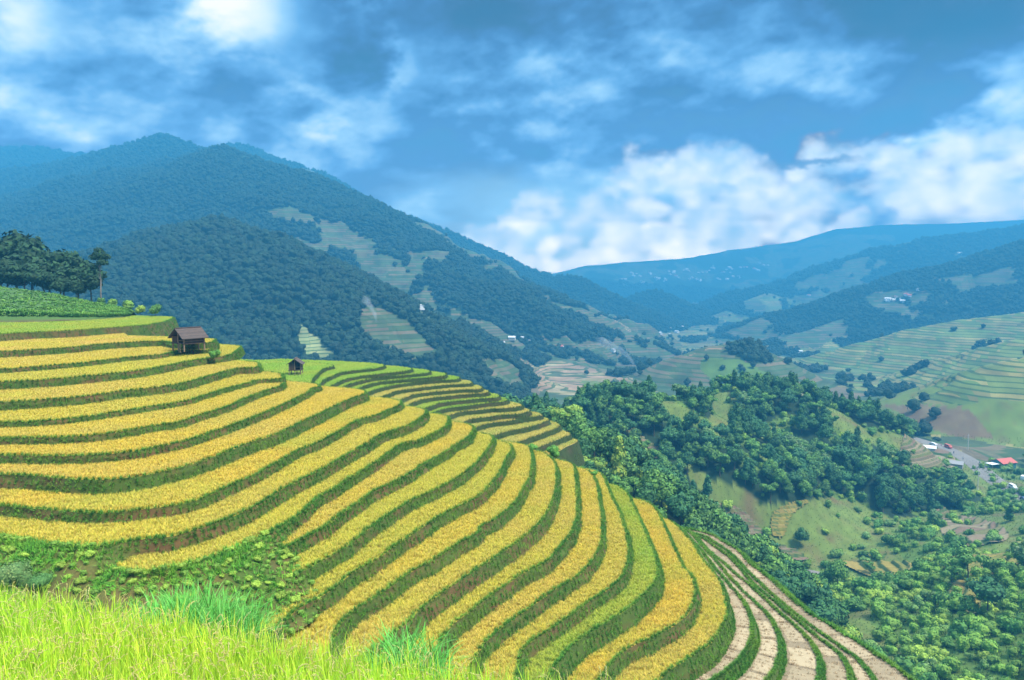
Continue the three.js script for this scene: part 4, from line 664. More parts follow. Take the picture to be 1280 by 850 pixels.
// ---------------------------------------------------------------- trees and shrubs
function crownGeo(seed, lobes, n, leaf, c1, c2, core = .72) {
  const b = new GB(), r = rng(seed), tot = lobes.reduce((s, l) => s + l[3] * l[4], 0), up = new THREE.Vector3(), d = new THREE.Vector3(), u = new THREE.Vector3(), w = new THREE.Vector3();
  for (const [cx, cy, cz, rx, ry] of lobes) {
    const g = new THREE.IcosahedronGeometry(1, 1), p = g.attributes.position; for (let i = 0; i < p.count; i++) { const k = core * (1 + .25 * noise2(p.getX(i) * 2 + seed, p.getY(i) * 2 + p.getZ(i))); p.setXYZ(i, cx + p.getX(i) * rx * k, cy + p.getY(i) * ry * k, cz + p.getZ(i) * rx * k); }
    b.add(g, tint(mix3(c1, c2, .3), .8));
    const m = Math.round(n * rx * ry / tot);
    for (let i = 0; i < m; i++) {
      const z = r() * 2 - 1, a = r() * 6.283, s = Math.sqrt(1 - z * z); d.set(s * Math.cos(a), z, s * Math.sin(a));
      if (d.y < -.65) d.y *= -.4;
      const bump = 1 + .22 * noise2(d.x * 3 + seed + cx, d.y * 3 + d.z * 2), k = (.80 + r() * .28) * bump, x = cx + d.x * rx * k, y = cy + d.y * ry * k, zz = cz + d.z * rx * k;
      const e = leaf * (.6 + r() * .8); u.set(r() - .5, r() - .5, r() - .5).cross(d).normalize(); w.copy(d).cross(u).normalize(); u.addScaledVector(d, (r() - .5) * 1.1); w.addScaledVector(d, (r() - .5) * 1.1);
      const c = tint(mix3(c1, c2, clamp(.35 + .55 * noise2(x * .5, zz * .5 + y * .4) + (r() - .5) * .7)), .75 + r() * .5);
      const A = b.v(x - u.x * e, y - u.y * e, zz - u.z * e, c), B = b.v(x + w.x * e * .6, y + w.y * e * .6, zz + w.z * e * .6, c), C = b.v(x + u.x * e, y + u.y * e, zz + u.z * e, c), D = b.v(x - w.x * e * .6, y - w.y * e * .6, zz - w.z * e * .6, c); b.quad(A, B, C, D);
    }
  }
  return b.geo();
}
function trunkGeo(seed, h, r0, limbs) {
  const r = rng(seed), gs = []; const seg = (a, b, ra, rb) => { const d = new THREE.Vector3().subVectors(b, a), g = new THREE.CylinderGeometry(rb, ra, d.length(), 6, 1); g.translate(0, d.length() / 2, 0); g.applyQuaternion(new THREE.Quaternion().setFromUnitVectors(new THREE.Vector3(0, 1, 0), d.clone().normalize())); g.translate(a.x, a.y, a.z); gs.push(g); };
  let p = new THREE.Vector3(0, -.8, 0), n = 4; for (let i = 0; i < n; i++) { const q = new THREE.Vector3((r() - .5) * h * .05, h * (i + 1) / n, (r() - .5) * h * .05); seg(p, q, r0 * (1 - i / n * .7), r0 * (1 - (i + 1) / n * .7)); p = q; }
  for (const [x, y, z] of limbs) seg(new THREE.Vector3(0, Math.max(h * .3, y - h * .28), 0), new THREE.Vector3(x * .8, y, z * .8), r0 * .4, r0 * .15);
  return mergeGeometries(gs);
}
const DK = [.026, .105, .028], MD = [.07, .20, .034], LT = [.17, .33, .042], YL = [.26, .32, .03], GRY = [.20, .27, .12], BL = [.028, .125, .05];
function treeKind(seed, style, c1, c2, n = 1000, leaf = .32) {                // about 9 m tall, standing at its own foot
  const r = rng(seed), lobes = [];
  if (style === 'round') { lobes.push([0, 5.6, 0, 2.5, 2.6]); for (let i = 0; i < 6; i++) { const a = i * 1.05 + r(), d = 1.3 + r() * .9; lobes.push([Math.cos(a) * d, 4 + r() * 2.6, Math.sin(a) * d, 1.2 + r() * .7, 1.0 + r() * .6]); } lobes.push([(r() - .5), 7.6, (r() - .5), 1.3, 1.1]); }
  if (style === 'tall') { for (let i = 0; i < 8; i++) { const t = i / 7, a = r() * 6.28, d = (.2 + r() * .9) * (1 - t * .6); lobes.push([Math.cos(a) * d, 2.6 + t * 6.2, Math.sin(a) * d, 1.7 * (1 - t * .55) * (.8 + r() * .4), 1.1 + r() * .4]); } }
  if (style === 'spread') { for (let i = 0; i < 8; i++) { const a = r() * 6.28, d = .6 + r() * 2.2; lobes.push([Math.cos(a) * d, 4.6 + r() * 2.4, Math.sin(a) * d, 1.2 + r() * .9, .75 + r() * .4]); } }
  if (style === 'bush') { for (let i = 0; i < 6; i++) { const a = r() * 6.28, d = r() * 1.1; lobes.push([Math.cos(a) * d, .7 + r() * .8, Math.sin(a) * d, .7 + r() * .5, .6 + r() * .45]); } }
  return { crown: crownGeo(seed + 1, lobes, n, leaf, c1, c2), trunk: style === 'bush' ? trunkGeo(seed + 2, 1.1, .06, []) : trunkGeo(seed + 2, 5.5, .2, lobes.slice(0, 5)) };
}
const TK = {
  dark_round: [treeKind(100, 'round', DK, MD), treeKind(101, 'round', DK, LT), treeKind(102, 'round', BL, MD)],
  tall: [treeKind(110, 'tall', DK, MD), treeKind(111, 'tall', BL, MD)],
  light_round: [treeKind(120, 'round', MD, LT), treeKind(121, 'spread', MD, LT)],
  yellow: [treeKind(130, 'spread', LT, YL)], pale: [treeKind(140, 'spread', MD, GRY), treeKind(141, 'round', MD, GRY)],
};
const BL1 = [.13, .29, .035], BL2 = [.26, .41, .04], BK = [treeKind(150, 'bush', BL1, BL2, 340, .18), treeKind(151, 'bush', MD, BL1, 340, .18), treeKind(152, 'bush', BL2, [.30, .42, .05], 340, .18), treeKind(153, 'bush', BL1, GRY, 340, .17)];
const farTree = [0, 1, 2].map(i => { const r = rng(170 + i), lobes = [[0, .55, 0, .42, .42]]; for (let q = 0; q < 3; q++) lobes.push([(r() - .5) * .6, .35 + r() * .5, (r() - .5) * .6, .26, .24]); return crownGeo(171 + i, lobes, 90, .10, WHITE, [1.35, 1.3, 1.1], .85); });
function plantTree(kind, x, y, z, h, turn, label, group, name = 'tree') {
  const g = base(name, x, y, z, turn); g.scale.setScalar(h / 9); mesh('trunk', kind.trunk, M.bark, g); mesh('crown', kind.crown, M.leaf, g); return tag(g, label, 'tree', group);
}
function plantBush(kind, x, y, z, h, turn, label, group) {
  const g = base('shrub', x, y, z, turn); g.scale.setScalar(h / 2); mesh('stem', kind.trunk, M.bark, g); mesh('foliage', kind.crown, M.leaf, g); return tag(g, label, 'shrub', group);
}
// the skyline of the golden hill, as azimuth -> tangent of elevation, to know which trees it hides
const hillSky = (() => { const s = new Float32Array(400).fill(-9); for (const C of [hillC, spurC]) for (const c of C) for (const [x, z] of c.line) { const i = Math.round((Math.atan2(x, -z) / R + 50) * 4), t = (c.y + .1) / Math.hypot(x, z); for (let q = -1; q <= 1; q++) if (i + q >= 0 && i + q < 400) s[i + q] = Math.max(s[i + q], t); } return s; })();
const inView = (x, z) => Math.abs(Math.atan2(x, -z)) < 38 * R;
const nearRoad = (x, z) => ROAD.some(p => Math.hypot(p[0] - x, p[2] - z) < 30) || ROAD2.some(p => Math.hypot(p[0] - x, p[2] + 6 - z) < 15);
const solo = [], mass = { near: [[], [], []], far: [] }, bushes = [[], [], [], []], tufts = [[], [], []];
{
  const r = rng(555);
  // near and middle distance: every tree of the wooded spurs
  for (let rr = 95; rr < 3700;) {
    const near = rr < 520, s = near ? 4.8 : Math.max(4.6, rr * .0037);
    const da = s / rr;
    for (let a = -44 * R; a < 44 * R; a += da) {
      const A = a + (r() - .5) * da * .9, q = rr + (r() - .5) * s * .9, x = Math.sin(A) * q, z = -Math.cos(A) * q, t = terrAt(x, z);
      if (!t) continue;
      const edge = t.kind === 'forest' ? .94 : t.kind === 'scrub' ? (near ? .085 : .10) : t.kind === 'meadow' ? .012 : t.kind === 'earth' ? .02 : fbm(x / 40, z / 40, 2) > .3 ? .02 : .0005;
      if (r() > edge || near && nearRoad(x, z) && r() > .1) continue;
      const y = near ? ground(x, z) : t.y, clump = fbm(x / 22, z / 22, 3), h = near ? (7 + r() * 4.6 + clump * 3) * (t.kind === 'forest' ? 1 : q < 250 ? 1.1 : .72) : (5.2 + r() * 4.2) * Math.max(1, s / 6.2);
      if ((y + h) / q < t.hor) continue;
      const i = Math.round((A / R + 50) * 4), hidden = (y + h * .9) / q < hillSky[clamp(i, 0, 399)] && q > 90;
      if (hidden) continue;
      if (near) solo.push({ x, y, z, h, size: h / q, ridge: t.ridge, kind: t.kind, turn: r() * 6.28, v: r(), view: inView(x, z) });
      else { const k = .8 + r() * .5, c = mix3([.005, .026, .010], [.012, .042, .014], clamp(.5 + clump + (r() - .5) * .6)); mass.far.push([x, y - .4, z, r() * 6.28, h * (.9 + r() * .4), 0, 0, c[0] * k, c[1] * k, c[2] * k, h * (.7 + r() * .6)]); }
    }
    rr += s;
  }
  // shrubs and rough grass
  for (let rr = 80; rr < 480;) {
    const s = 1.9 + rr * .004, da = s / rr;
    for (let a = -12 * R; a < 44 * R; a += da) {
      const A = a + (r() - .5) * da, q = rr + (r() - .5) * s, x = Math.sin(A) * q, z = -Math.cos(A) * q, t = terrAt(x, z); if (!t) continue;
      const p = t.kind === 'scrub' ? .62 : t.kind === 'forest' ? .22 : t.kind === 'meadow' || t.kind === 'earth' ? .07 : t.kind === 'gold' ? .03 : .03; if (r() > p) continue;
      const y = ground(x, z), cl = fbm(x / 11, z / 11, 3), h = (1.4 + r() * 1.7 + Math.max(0, cl) * 3.2); if ((y + h) / q < t.hor) continue;
      const i = Math.round((A / R + 50) * 4); if ((y + h) / q < hillSky[clamp(i, 0, 399)]) continue;
      const k = cl > .25 ? 1 : cl < -.3 ? 2 : r() < .15 ? 3 : 0, c = .75 + r() * .5; bushes[k].push([x, y - .15, z, r() * 6.28, h / 2, 0, 0, c, c, c, h / 2 * (.8 + r() * .4)]);
    }
    rr += s;
  }
  for (let rr = 80; rr < 560;) {
    const s = .8 + rr * .0032, da = s / rr;
    for (let a = -5 * R; a < 42 * R; a += da) {
      const A = a + (r() - .5) * da, q = rr + (r() - .5) * s, x = Math.sin(A) * q, z = -Math.cos(A) * q, t = terrAt(x, z); if (!t || !['scrub', 'meadow', 'gold', 'earth'].includes(t.kind)) continue;
      const y = ground(x, z); if ((y + 1) / q < t.hor) continue; const i = Math.round((A / R + 50) * 4); if ((y + 1) / q < hillSky[clamp(i, 0, 399)]) continue;
      const c = tint(t.kind === 'gold' ? mix3([.30, .26, .05], [.18, .22, .04], r()) : mix3([.05, .16, .02], [.12, .21, .03], clamp(.5 + fbm(x / 9, z / 9, 2))), .75 + r() * .5), sz = (t.kind === 'scrub' ? 2.2 + r() * 1.3 : 1.5) * Math.max(1, q / 330); tufts[Math.floor(r() * 3)].push([x, y, z, r() * 6.28, sz, 0, 0, c[0], c[1], c[2]]);
    }
    rr += s;
  }
}
const woodPlace = { near_spur: ['on the spur just behind the golden ridge', 'trees behind the golden ridge'], forest_spur2: ['in the wood on the lower spur above the path', 'trees of the lower wooded spur'], forest_spur3: ['in the dense wood on the larger spur below the grassy top', 'trees of the larger wooded spur'], gully_right: ['among the shrubs of the gully beside the harvested terraces', 'trees of the gully'], '': ['on the valley floor between fields and road', 'trees of the valley floor'] };
const kindWord = { dark_round: 'rounded dark green tree', tall: 'narrow dark tree', light_round: 'rounded light green tree', yellow: 'spreading yellow green tree', pale: 'pale grey green tree' };
function pickKind(t) {
  const n = fbm(t.x / 30 + 2, t.z / 30, 2) + (t.v - .5) * .9, L = a => [a, TK[a][Math.floor(t.v * 977) % TK[a].length]];
  if (t.ridge === 'near_spur' && t.v < .10) return L('yellow');
  if (t.ridge === 'gully_right' || t.kind === 'scrub') return L(n > .3 ? 'pale' : n > -.35 ? 'light_round' : 'dark_round');
  return L(n > .55 ? 'pale' : n > .2 ? 'light_round' : n < -.35 ? 'tall' : 'dark_round');
}
solo.sort((a, b) => (b.view - a.view) || (b.size - a.size));
const rest = {};
solo.forEach((t, i) => {
  const [word, k] = pickKind(t);
  if (i < 280 && t.view) { const [place, group] = woodPlace[t.ridge] || ['standing on the terraced slopes across the valley', 'trees of the slopes across the valley']; plantTree(k, t.x, t.y, t.z, t.h, t.turn, `${kindWord[word]} ${place}`, group); }
  else { const id = Object.values(TK).flat().indexOf(k); (rest[id] ||= []).push([t.x, t.y - .3, t.z, t.turn, t.h / 9, 0, 0, .8 + t.v * .4, .8 + t.v * .4, .8 + t.v * .4]); }
});
Object.entries(rest).forEach(([id, l]) => tag(instanced('wood', Object.values(TK).flat()[id].crown, M.leaf, l, scene), 'remaining trees of the wooded spurs, read as one mass', 'wood'));
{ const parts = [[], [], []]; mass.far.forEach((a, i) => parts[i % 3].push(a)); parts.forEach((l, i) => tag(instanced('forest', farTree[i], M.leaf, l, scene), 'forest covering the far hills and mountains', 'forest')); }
bushes.forEach((l, i) => l.length && tag(instanced('undergrowth', BK[i].crown, M.leaf, l, scene), 'thick undergrowth of bushes on the valley slopes', 'undergrowth'));
tufts.forEach((l, i) => l.length && tag(instanced('rough_grass', grassTufts[i], M.leaf, l, scene), 'rough tall grass between the bushes', 'grass'));
0 && console.log('trees', solo.length, 'far', mass.far.length, 'bushes', bushes.map(b => b.length).join(), 'tufts', tufts.map(b => b.length).join());
// ---------------------------------------------------------------- the crop field and the grove above the highest terrace
{
  const n = 40, A = new THREE.CatmullRomCurve3(CROP_FOOT.map(p => new THREE.Vector3(...p))), B = new THREE.CatmullRomCurve3(CROP_CREST.map(p => new THREE.Vector3(...p))), g = base('crop_field', CROP_FOOT[3][0], CROP_FOOT[3][1], CROP_FOOT[3][2]), b = new GB(), r = rng(801), lists = [[], [], []];
  tag(g, 'sloping green crop field above the topmost light green terrace, below the dark grove', 'crop field');
  const surf = (u, t) => { const a = A.getPoint(u), c = B.getPoint(u), k = t < .08 ? t / .08 * .3 : .3 + (t - .08) / .92 * .7, p = a.clone().lerp(c, t); p.y = mix(a.y, c.y, k) + .25 * noise2(p.x * .25, p.z * .25); return p; };
  for (let i = 0; i <= n; i++) for (let j = 0; j <= 10; j++) { const t = [0, .03, .08, .16, .26, .38, .5, .62, .75, .88, 1][j], p = surf(i / n, t); b.v(p.x, p.y, p.z, tint(j < 1 ? [.16, .12, .05] : [.10, .22, .04], .8 + .4 * (noise2(i, j) + .4)), p.x / 3, p.z / 3); }
  for (let i = 0; i < n; i++) for (let j = 0; j < 10; j++) { const a = i * 11 + j; b.quad(a, a + 1, a + 12, a + 11); }
  mesh('slope', b.geo(g.position), M.soil, g);
  // back of the rise
  const back = new GB(); for (let i = 0; i <= n; i++) { const p = B.getPoint(i / n); back.v(p.x, p.y + .25 * noise2(p.x * .25, p.z * .25), p.z, [.06, .13, .03]); back.v(p.x - 6, p.y - 16, p.z - 30, [.06, .13, .03]); } for (let i = 0; i < n; i++) back.quad(i * 2, i * 2 + 1, i * 2 + 3, i * 2 + 2); mesh('back_slope', back.geo(g.position), M.soil, g);
  for (let i = 0; i < 6000; i++) { const u = .12 + r() * .87, t = r() < .3 ? .05 + r() * .1 : .05 + r() * .95, p = surf(u, t), c = tint(mix3([.09, .26, .04], [.20, .38, .05], clamp(.5 + noise2(p.x * .3, p.z * .3) + (r() - .5) * .5)), .8 + r() * .4), s = .22 + r() * .14; lists[i % 3].push([p.x - g.position.x, p.y - g.position.y - .1, p.z - g.position.z, r() * 6.28, s, 0, 0, c[0], c[1], c[2], s * .8]); }
  const crop = [0, 1, 2].map(i => { const q = new GB(), w = rng(830 + i); for (let k = 0; k < 22; k++) blade(q, (w() - .5) * .5, (w() - .5) * .5, w() * 6.28, 1.2 + w() * 1.1, .30 + w() * .2, .2 + w() * .8, .6 + w() * .9, tint(WHITE, .7 + w() * .6), 2); return q.geo(); });
  lists.forEach((l, i) => instanced('crops', crop[i], M.leaf, l, g));
  const G1 = [.010, .045, .016], G2 = [.024, .085, .022], gk = [treeKind(860, 'round', G1, G2), treeKind(861, 'round', G1, G2), treeKind(862, 'round', G1, G2), treeKind(863, 'round', G1, G2), treeKind(864, 'spread', G1, G2)];
  GROVE.forEach(([x, y, z, h], i) => plantTree(gk[i % 5], x, y - 2.2, z, h + 1.8, i * 1.7, 'dark tree in the grove behind the sloping crop field', 'trees of the dark grove'));
  // the slender tree that stands clear of the grove
  const [x, y, z] = LONE_TREE[0], t = base('tree', x, y - .5, z); tag(t, 'slender tree with a bare pale trunk standing clear of the dark grove', 'tree');
  mesh('trunk', trunkGeo(870, 10.6, .2, [[1.4, 9.6, .4], [-1.2, 8.6, -.5], [.9, 10.6, -.6], [-.9, 11, .4]]), new THREE.MeshStandardMaterial({ color: new THREE.Color().setRGB(.22, .19, .16), roughness: 1 }), t);
  mesh('crown', crownGeo(871, [[.9, 9.4, .3, 1.3, .9], [-1.1, 8.4, -.4, 1.3, .8], [.3, 11, 0, 1.7, 1.2], [-.9, 10.6, .3, 1.2, .8], [1.3, 10.7, -.5, 1.2, .8], [0, 12.2, 0, 1.1, .7], [-1.9, 7.3, 0, .9, .5]], 760, .28, G1, G2, .6), M.leaf, t);
  SMALL_SHRUBS.forEach(([x, y, z], i) => plantBush(BK[[1, 0, 0, 2, 1][i]], x, y - .2, z, 1.6 + (i * .37 % 1), i * 2, 'small rounded shrub at the end of the crop field', 'shrubs beside the crop field'));
}
// ---------------------------------------------------------------- shrubs that stand alone
plantBush(treeKind(880, 'bush', [.06, .19, .04], [.22, .30, .10], 2600, .065), ...GULLY_BUSH[0], 1.5, .4, 'large grey green bush with pale flower heads in the gully below the terraces');
plantBush(treeKind(881, 'bush', [.06, .19, .04], [.13, .28, .07], 2200, .065), ...GULLY_BUSH[1], 1.1, 1.9, 'lower dark green bush beside the flowering bush in the gully');
plantBush(treeKind(882, 'bush', MD, LT, 1800, .065), ...GULLY_BUSH[2], 1.4, 2.9, 'green bush at the foot of the earth bank in the gully');
RIDGE_BUSH.forEach(([x, y, z], i) => plantBush(treeKind(890 + i, 'bush', [.08, .26, .03], [.16, .36, .04], 300, .14), x, y - .15, z, [1.5, .9, .7, 1.2][i], i, ['bright green bush on the crest of the golden ridge', 'low bright green bush on the golden crest beside the taller one', 'tiny bright green bush at the end of a golden terrace', 'green bush on the terrace bank below the stilt hut'][i]));
{ const [x, y, z] = YELLOW_TREE[0]; plantTree(treeKind(895, 'tall', LT, [.34, .36, .03], 700, .34), x, y - 1, z, 11, .5, 'bright yellow green tree among dark ones behind the golden ridge'); }

{ // low growth over the open bank at the head of the gully
  const r = rng(899), lists = [[], [], [], []];
  for (const k of [10, 11, 12]) for (const F of hillC[k].face) if (F[6] > .4 && seenFrom(F[0], F[2]) && r() < .9) { const s = .10 + r() * .14, c = .75 + r() * .5; lists[r() < .5 ? 0 : 2].push([F[0], F[1] - .05, F[2], r() * 6.28, s, 0, 0, c, c, c, s * .8]); }
  lists.forEach((l, i) => l.length && tag(instanced('bank_growth', BK[i].crown, M.leaf, l, scene), 'low bushes and herbs covering the open bank of the gully', 'undergrowth'));
}
// ---------------------------------------------------------------- huts
const woodTex = (() => { const W = 128, d = new Uint8Array(W * W * 4), r = rng(5); for (let i = 0; i < W; i++) { const k = .65 + .35 * r(); for (let j = 0; j < W; j++) { const v = clamp(k + .3 * noise2(i * .5, j * .05) + (r() - .5) * .12) * 255, o = (j * W + i) * 4; d[o] = v; d[o + 1] = v; d[o + 2] = v; d[o + 3] = 255; } } const t = new THREE.DataTexture(d, W, W); t.wrapS = t.wrapT = THREE.RepeatWrapping; t.magFilter = THREE.LinearFilter; t.colorSpace = THREE.SRGBColorSpace; t.needsUpdate = true; return t; })();
const woodM = new THREE.MeshStandardMaterial({ color: new THREE.Color().setRGB(.10, .065, .045), roughness: 1, map: woodTex }), postM = new THREE.MeshStandardMaterial({ color: new THREE.Color().setRGB(.24, .17, .11), roughness: 1 }), roofM = new THREE.MeshStandardMaterial({ color: new THREE.Color().setRGB(.13, .10, .09), roughness: 1, map: woodTex, side: THREE.DoubleSide });
const box = (w, h, d, x, y, z) => { const g = new THREE.BoxGeometry(w, h, d); g.translate(x, y, z); return g; };
function gable(w, l, rise, th, over) {               // two roof slabs; ridge along z
  const out = [], s = Math.atan2(rise, w / 2), len = Math.hypot(w / 2, rise) + over;
  for (const k of [-1, 1]) { const g = new THREE.BoxGeometry(len, th, l + over * 1.6); g.translate(len / 2, 0, 0); g.rotateZ(-s); if (k < 0) g.scale(-1, 1, 1); g.translate(0, rise, 0); if (k < 0) { const i = g.index.array; for (let q = 0; q < i.length; q += 3) { const t = i[q]; i[q] = i[q + 1]; i[q + 1] = t; } } out.push(g); }
  return out;
}
function stiltHut(name, label, at, turn, w, l, leg, wall, rise) {
  const g = base(name, at[0], at[1] - .5, at[2], turn); tag(g, label, 'hut');
  for (const [x, z] of [[-w / 2, -l / 2], [w / 2, -l / 2], [-w / 2, l / 2], [w / 2, l / 2], [0, l / 2], [0, -l / 2]]) mesh('post', box(.16, leg + wall + (x === 0 ? rise * .9 : 0), .16, x, (leg + wall + (x === 0 ? rise * .9 : 0)) / 2, z), postM, g);
  mesh('floor', box(w + .3, .12, l + .3, 0, leg, 0), woodM, g);
  mesh('back_wall', box(w - .17, wall, .06, 0, leg + .06 + wall / 2, -l / 2), woodM, g);
  for (const k of [-1, 1]) { const p = mesh('side_wall', box(.06, wall, l - .2, k * w / 2, leg + .06 + wall / 2, 0), woodM, g); for (let q = 0; q < 3; q++) mesh('rail', box(.05, .06, l - .3, k * (w / 2 + .06), leg + .35 + q * wall * .33, 0), postM, p); }
  mesh('front_wall', box(w * .42, wall, .06, -w * .27, leg + .06 + wall / 2, l / 2), woodM, g);
  mesh('front_rail', box(w * .5, .07, .07, w * .24, leg + wall * .45, l / 2), postM, g);
  { const s = new THREE.Shape([new THREE.Vector2(-w / 2, 0), new THREE.Vector2(w / 2, 0), new THREE.Vector2(0, rise)]); const e = new THREE.ExtrudeGeometry(s, { depth: .05, bevelEnabled: false }); e.translate(0, leg + wall + .04, -l / 2 - .1); mesh('gable', e, woodM, g); }
  gable(w, l, rise, .09, .6).forEach(q => { q.translate(0, leg + wall + .08, 0); const sl = mesh('roof_slope', q, roofM, g); });
  mesh('ridge_cap', box(.3, .1, l + .7, 0, leg + wall + rise + .14, 0), roofM, g);
  mesh('ladder', (() => { const q = [box(.07, leg + .3, .07, .7, leg / 2, l / 2 + .3), box(.07, leg + .3, .07, 1.1, leg / 2, l / 2 + .3)]; for (let k = 1; k < 4; k++) q.push(box(.4, .05, .05, .9, leg * k / 4, l / 2 + .3)); return mergeGeometries(q); })(), postM, g);
  return g;
}
stiltHut('stilt_hut', 'dark open stilt hut with a wide brown roof beside the uppermost golden terraces', [HUT_AT[0][0], HUT_AT[0][1] + .4, HUT_AT[0][2]], -.66, 3.1, 3.0, 1.1, .95, 1.1);
stiltHut('stilt_hut', 'small boarded stilt hut standing on the green field beyond the golden ridge', HUT_AT[1], .12, 2.3, 2.4, 1.5, 1.45, .85);

// ---------------------------------------------------------------- valley: roads, houses, vehicles, poles
function roadMesh(name, pts, w, label) {
  const c = new THREE.CatmullRomCurve3(pts.map(p => new THREE.Vector3(p[0], p[1] + .12, p[2]))), n = 60, b = new GB();
  for (let i = 0; i <= n; i++) { const p = c.getPoint(i / n), t = c.getTangent(i / n), l = Math.hypot(t.x, t.z), ox = -t.z / l, oz = t.x / l; for (const [k, y] of [[-w / 2 - .4, -.5], [-w / 2, 0], [0, .05], [w / 2, 0], [w / 2 + .4, -.5]]) b.v(p.x + ox * k, p.y + y, p.z + oz * k, tint(Math.abs(k) > w / 2 ? [.30, .24, .17] : [.34, .32, .30], .9 + .25 * noise2(i * .7, k)), i * .6, k * .3); }
  for (let i = 0; i < n; i++) for (let j = 0; j < 4; j++) { const a = i * 5 + j; b.quad(a, a + 1, a + 6, a + 5); }
  const m = mesh(name, b.geo(), M.soil, scene); return tag(m, label, null, null, 'structure');
}
roadMesh('road', ROAD, 9.5, 'pale valley road past the red roofed house'); roadMesh('road', ROAD2, 6, 'short piece of valley road beside the bushes');
const flat = (r, g, b, rough = .9) => new THREE.MeshStandardMaterial({ color: new THREE.Color().setRGB(r, g, b), roughness: rough });
const HM = { red: flat(.50, .13, .11), teal: flat(.04, .16, .18), white: flat(.72, .74, .76), cream: flat(.62, .58, .5), grey: flat(.3, .3, .31), dark: flat(.03, .035, .045, .3), tyre: flat(.02, .02, .02), brown: flat(.22, .14, .1) };
function house(name, label, x, z, turn, w, l, h, rise, wallM, rm, group, y) {
  const g = base(name, x, (y ?? ground(x, z)) - .3, z, turn); tag(g, label, 'house', group);
  mesh('wall', mergeGeometries([box(w, h + .3, l, 0, h / 2 + .15, 0), (() => { const s = new THREE.Shape([new THREE.Vector2(-w / 2, 0), new THREE.Vector2(w / 2, 0), new THREE.Vector2(0, rise)]), e = new THREE.ExtrudeGeometry(s, { depth: l - .04, bevelEnabled: false }); e.translate(0, h + .29, -l / 2 + .02); const q = e; q.deleteAttribute('normal'); q.computeVertexNormals(); return indexed(q); })()]), wallM, g);
  const roof = mesh('roof', mergeGeometries(gable(w, l, rise, .15, .6)), rm, g); roof.position.y = h + .42;
  return g;
}
function indexed(g) { if (!g.index) g.setIndex([...Array(g.attributes.position.count).keys()]); return g; }
{
  const [x, , z] = SPOT.redhouse[0];
  const a = house('house', 'red roofed roadside house with blue green walls', x, z, 1.9, 7, 10, 3.2, 1.7, HM.teal, HM.red);
  for (const k of [-2.6, 0, 2.6]) mesh('window', box(.06, 1.2, 1.3, 3.52, 1.9, k), HM.dark, a); mesh('door', box(.06, 2.2, 1.2, -3.52, 1.4, 1), HM.brown, a);
  const aw = mesh('awning', box(4.5, .12, 6, 0, 3.1, -8.2), HM.white, a); for (const k of [-2, 2]) mesh('awning_post', box(.12, 3, .12, k, 1.6, -10.9), HM.grey, a);
  const c = house('house', 'long low house with a white sheet roof beside the upper road', 244, -424, 1.1, 5, 11, 2.6, 1, HM.cream, HM.white); mesh('door', box(.06, 2, 1, 2.52, 1.3, 0), HM.brown, c); for (const k of [-3, 3]) mesh('window', box(.06, .9, 1.1, 2.52, 1.8, k), HM.dark, c);
  const d = house('shed', 'grey roofed shed beside the pale road wall', 243, -392, .9, 5, 7, 2.3, 1.2, HM.grey, HM.grey); mesh('door', box(.06, 1.9, 1, 2.52, 1.2, 0), HM.dark, d);
  const [sx, , sz] = SPOT.shed[0], e = house('shed', 'little thatched field shed on the harvested terraces of the valley', sx, sz, .3, 2.8, 3.4, 1.9, 1.1, HM.brown, HM.grey); mesh('doorway', box(.9, 1.5, .06, 0, 1.1, 1.72), HM.dark, e);
}
function vehicle(van) {
  const g = new THREE.Group(); g.name = van ? 'van' : 'car';
  const s = new THREE.Shape(van ? [[-2.3, .35], [2.35, .35], [2.4, 1.1], [1.8, 1.25], [1.2, 2.05], [-2.25, 2.1], [-2.35, .9]].map(p => new THREE.Vector2(...p)) : [[-2.1, .35], [2.15, .35], [2.2, .8], [1.1, .95], [.5, 1.45], [-1.1, 1.48], [-1.9, 1], [-2.15, .9]].map(p => new THREE.Vector2(...p)));
  const b = new THREE.ExtrudeGeometry(s, { depth: 1.5, bevelEnabled: true, bevelSize: .08, bevelThickness: .1, bevelSegments: 2 }); b.translate(0, 0, -.75); mesh('body', b, HM.white, g);
  for (const k of [-1, 1]) mesh('side_window', van ? box(2.9, .55, .04, -.5, 1.6, k * .87) : box(1.5, .34, .04, -.35, 1.2, k * .87), HM.dark, g);
  const ws = new THREE.BoxGeometry(.04, van ? .8 : .6, 1.4); ws.rotateZ(.62); ws.translate(van ? 1.56 : .86, van ? 1.66 : 1.2, 0); mesh('windscreen', ws, HM.dark, g);
  for (const x of [-1.35, 1.35]) for (const k of [-1, 1]) { const w = new THREE.CylinderGeometry(.34, .34, .22, 14); w.rotateX(Math.PI / 2); w.translate(x, .34, k * .8); mesh('wheel', w, HM.tyre, g); }
  return g;
}
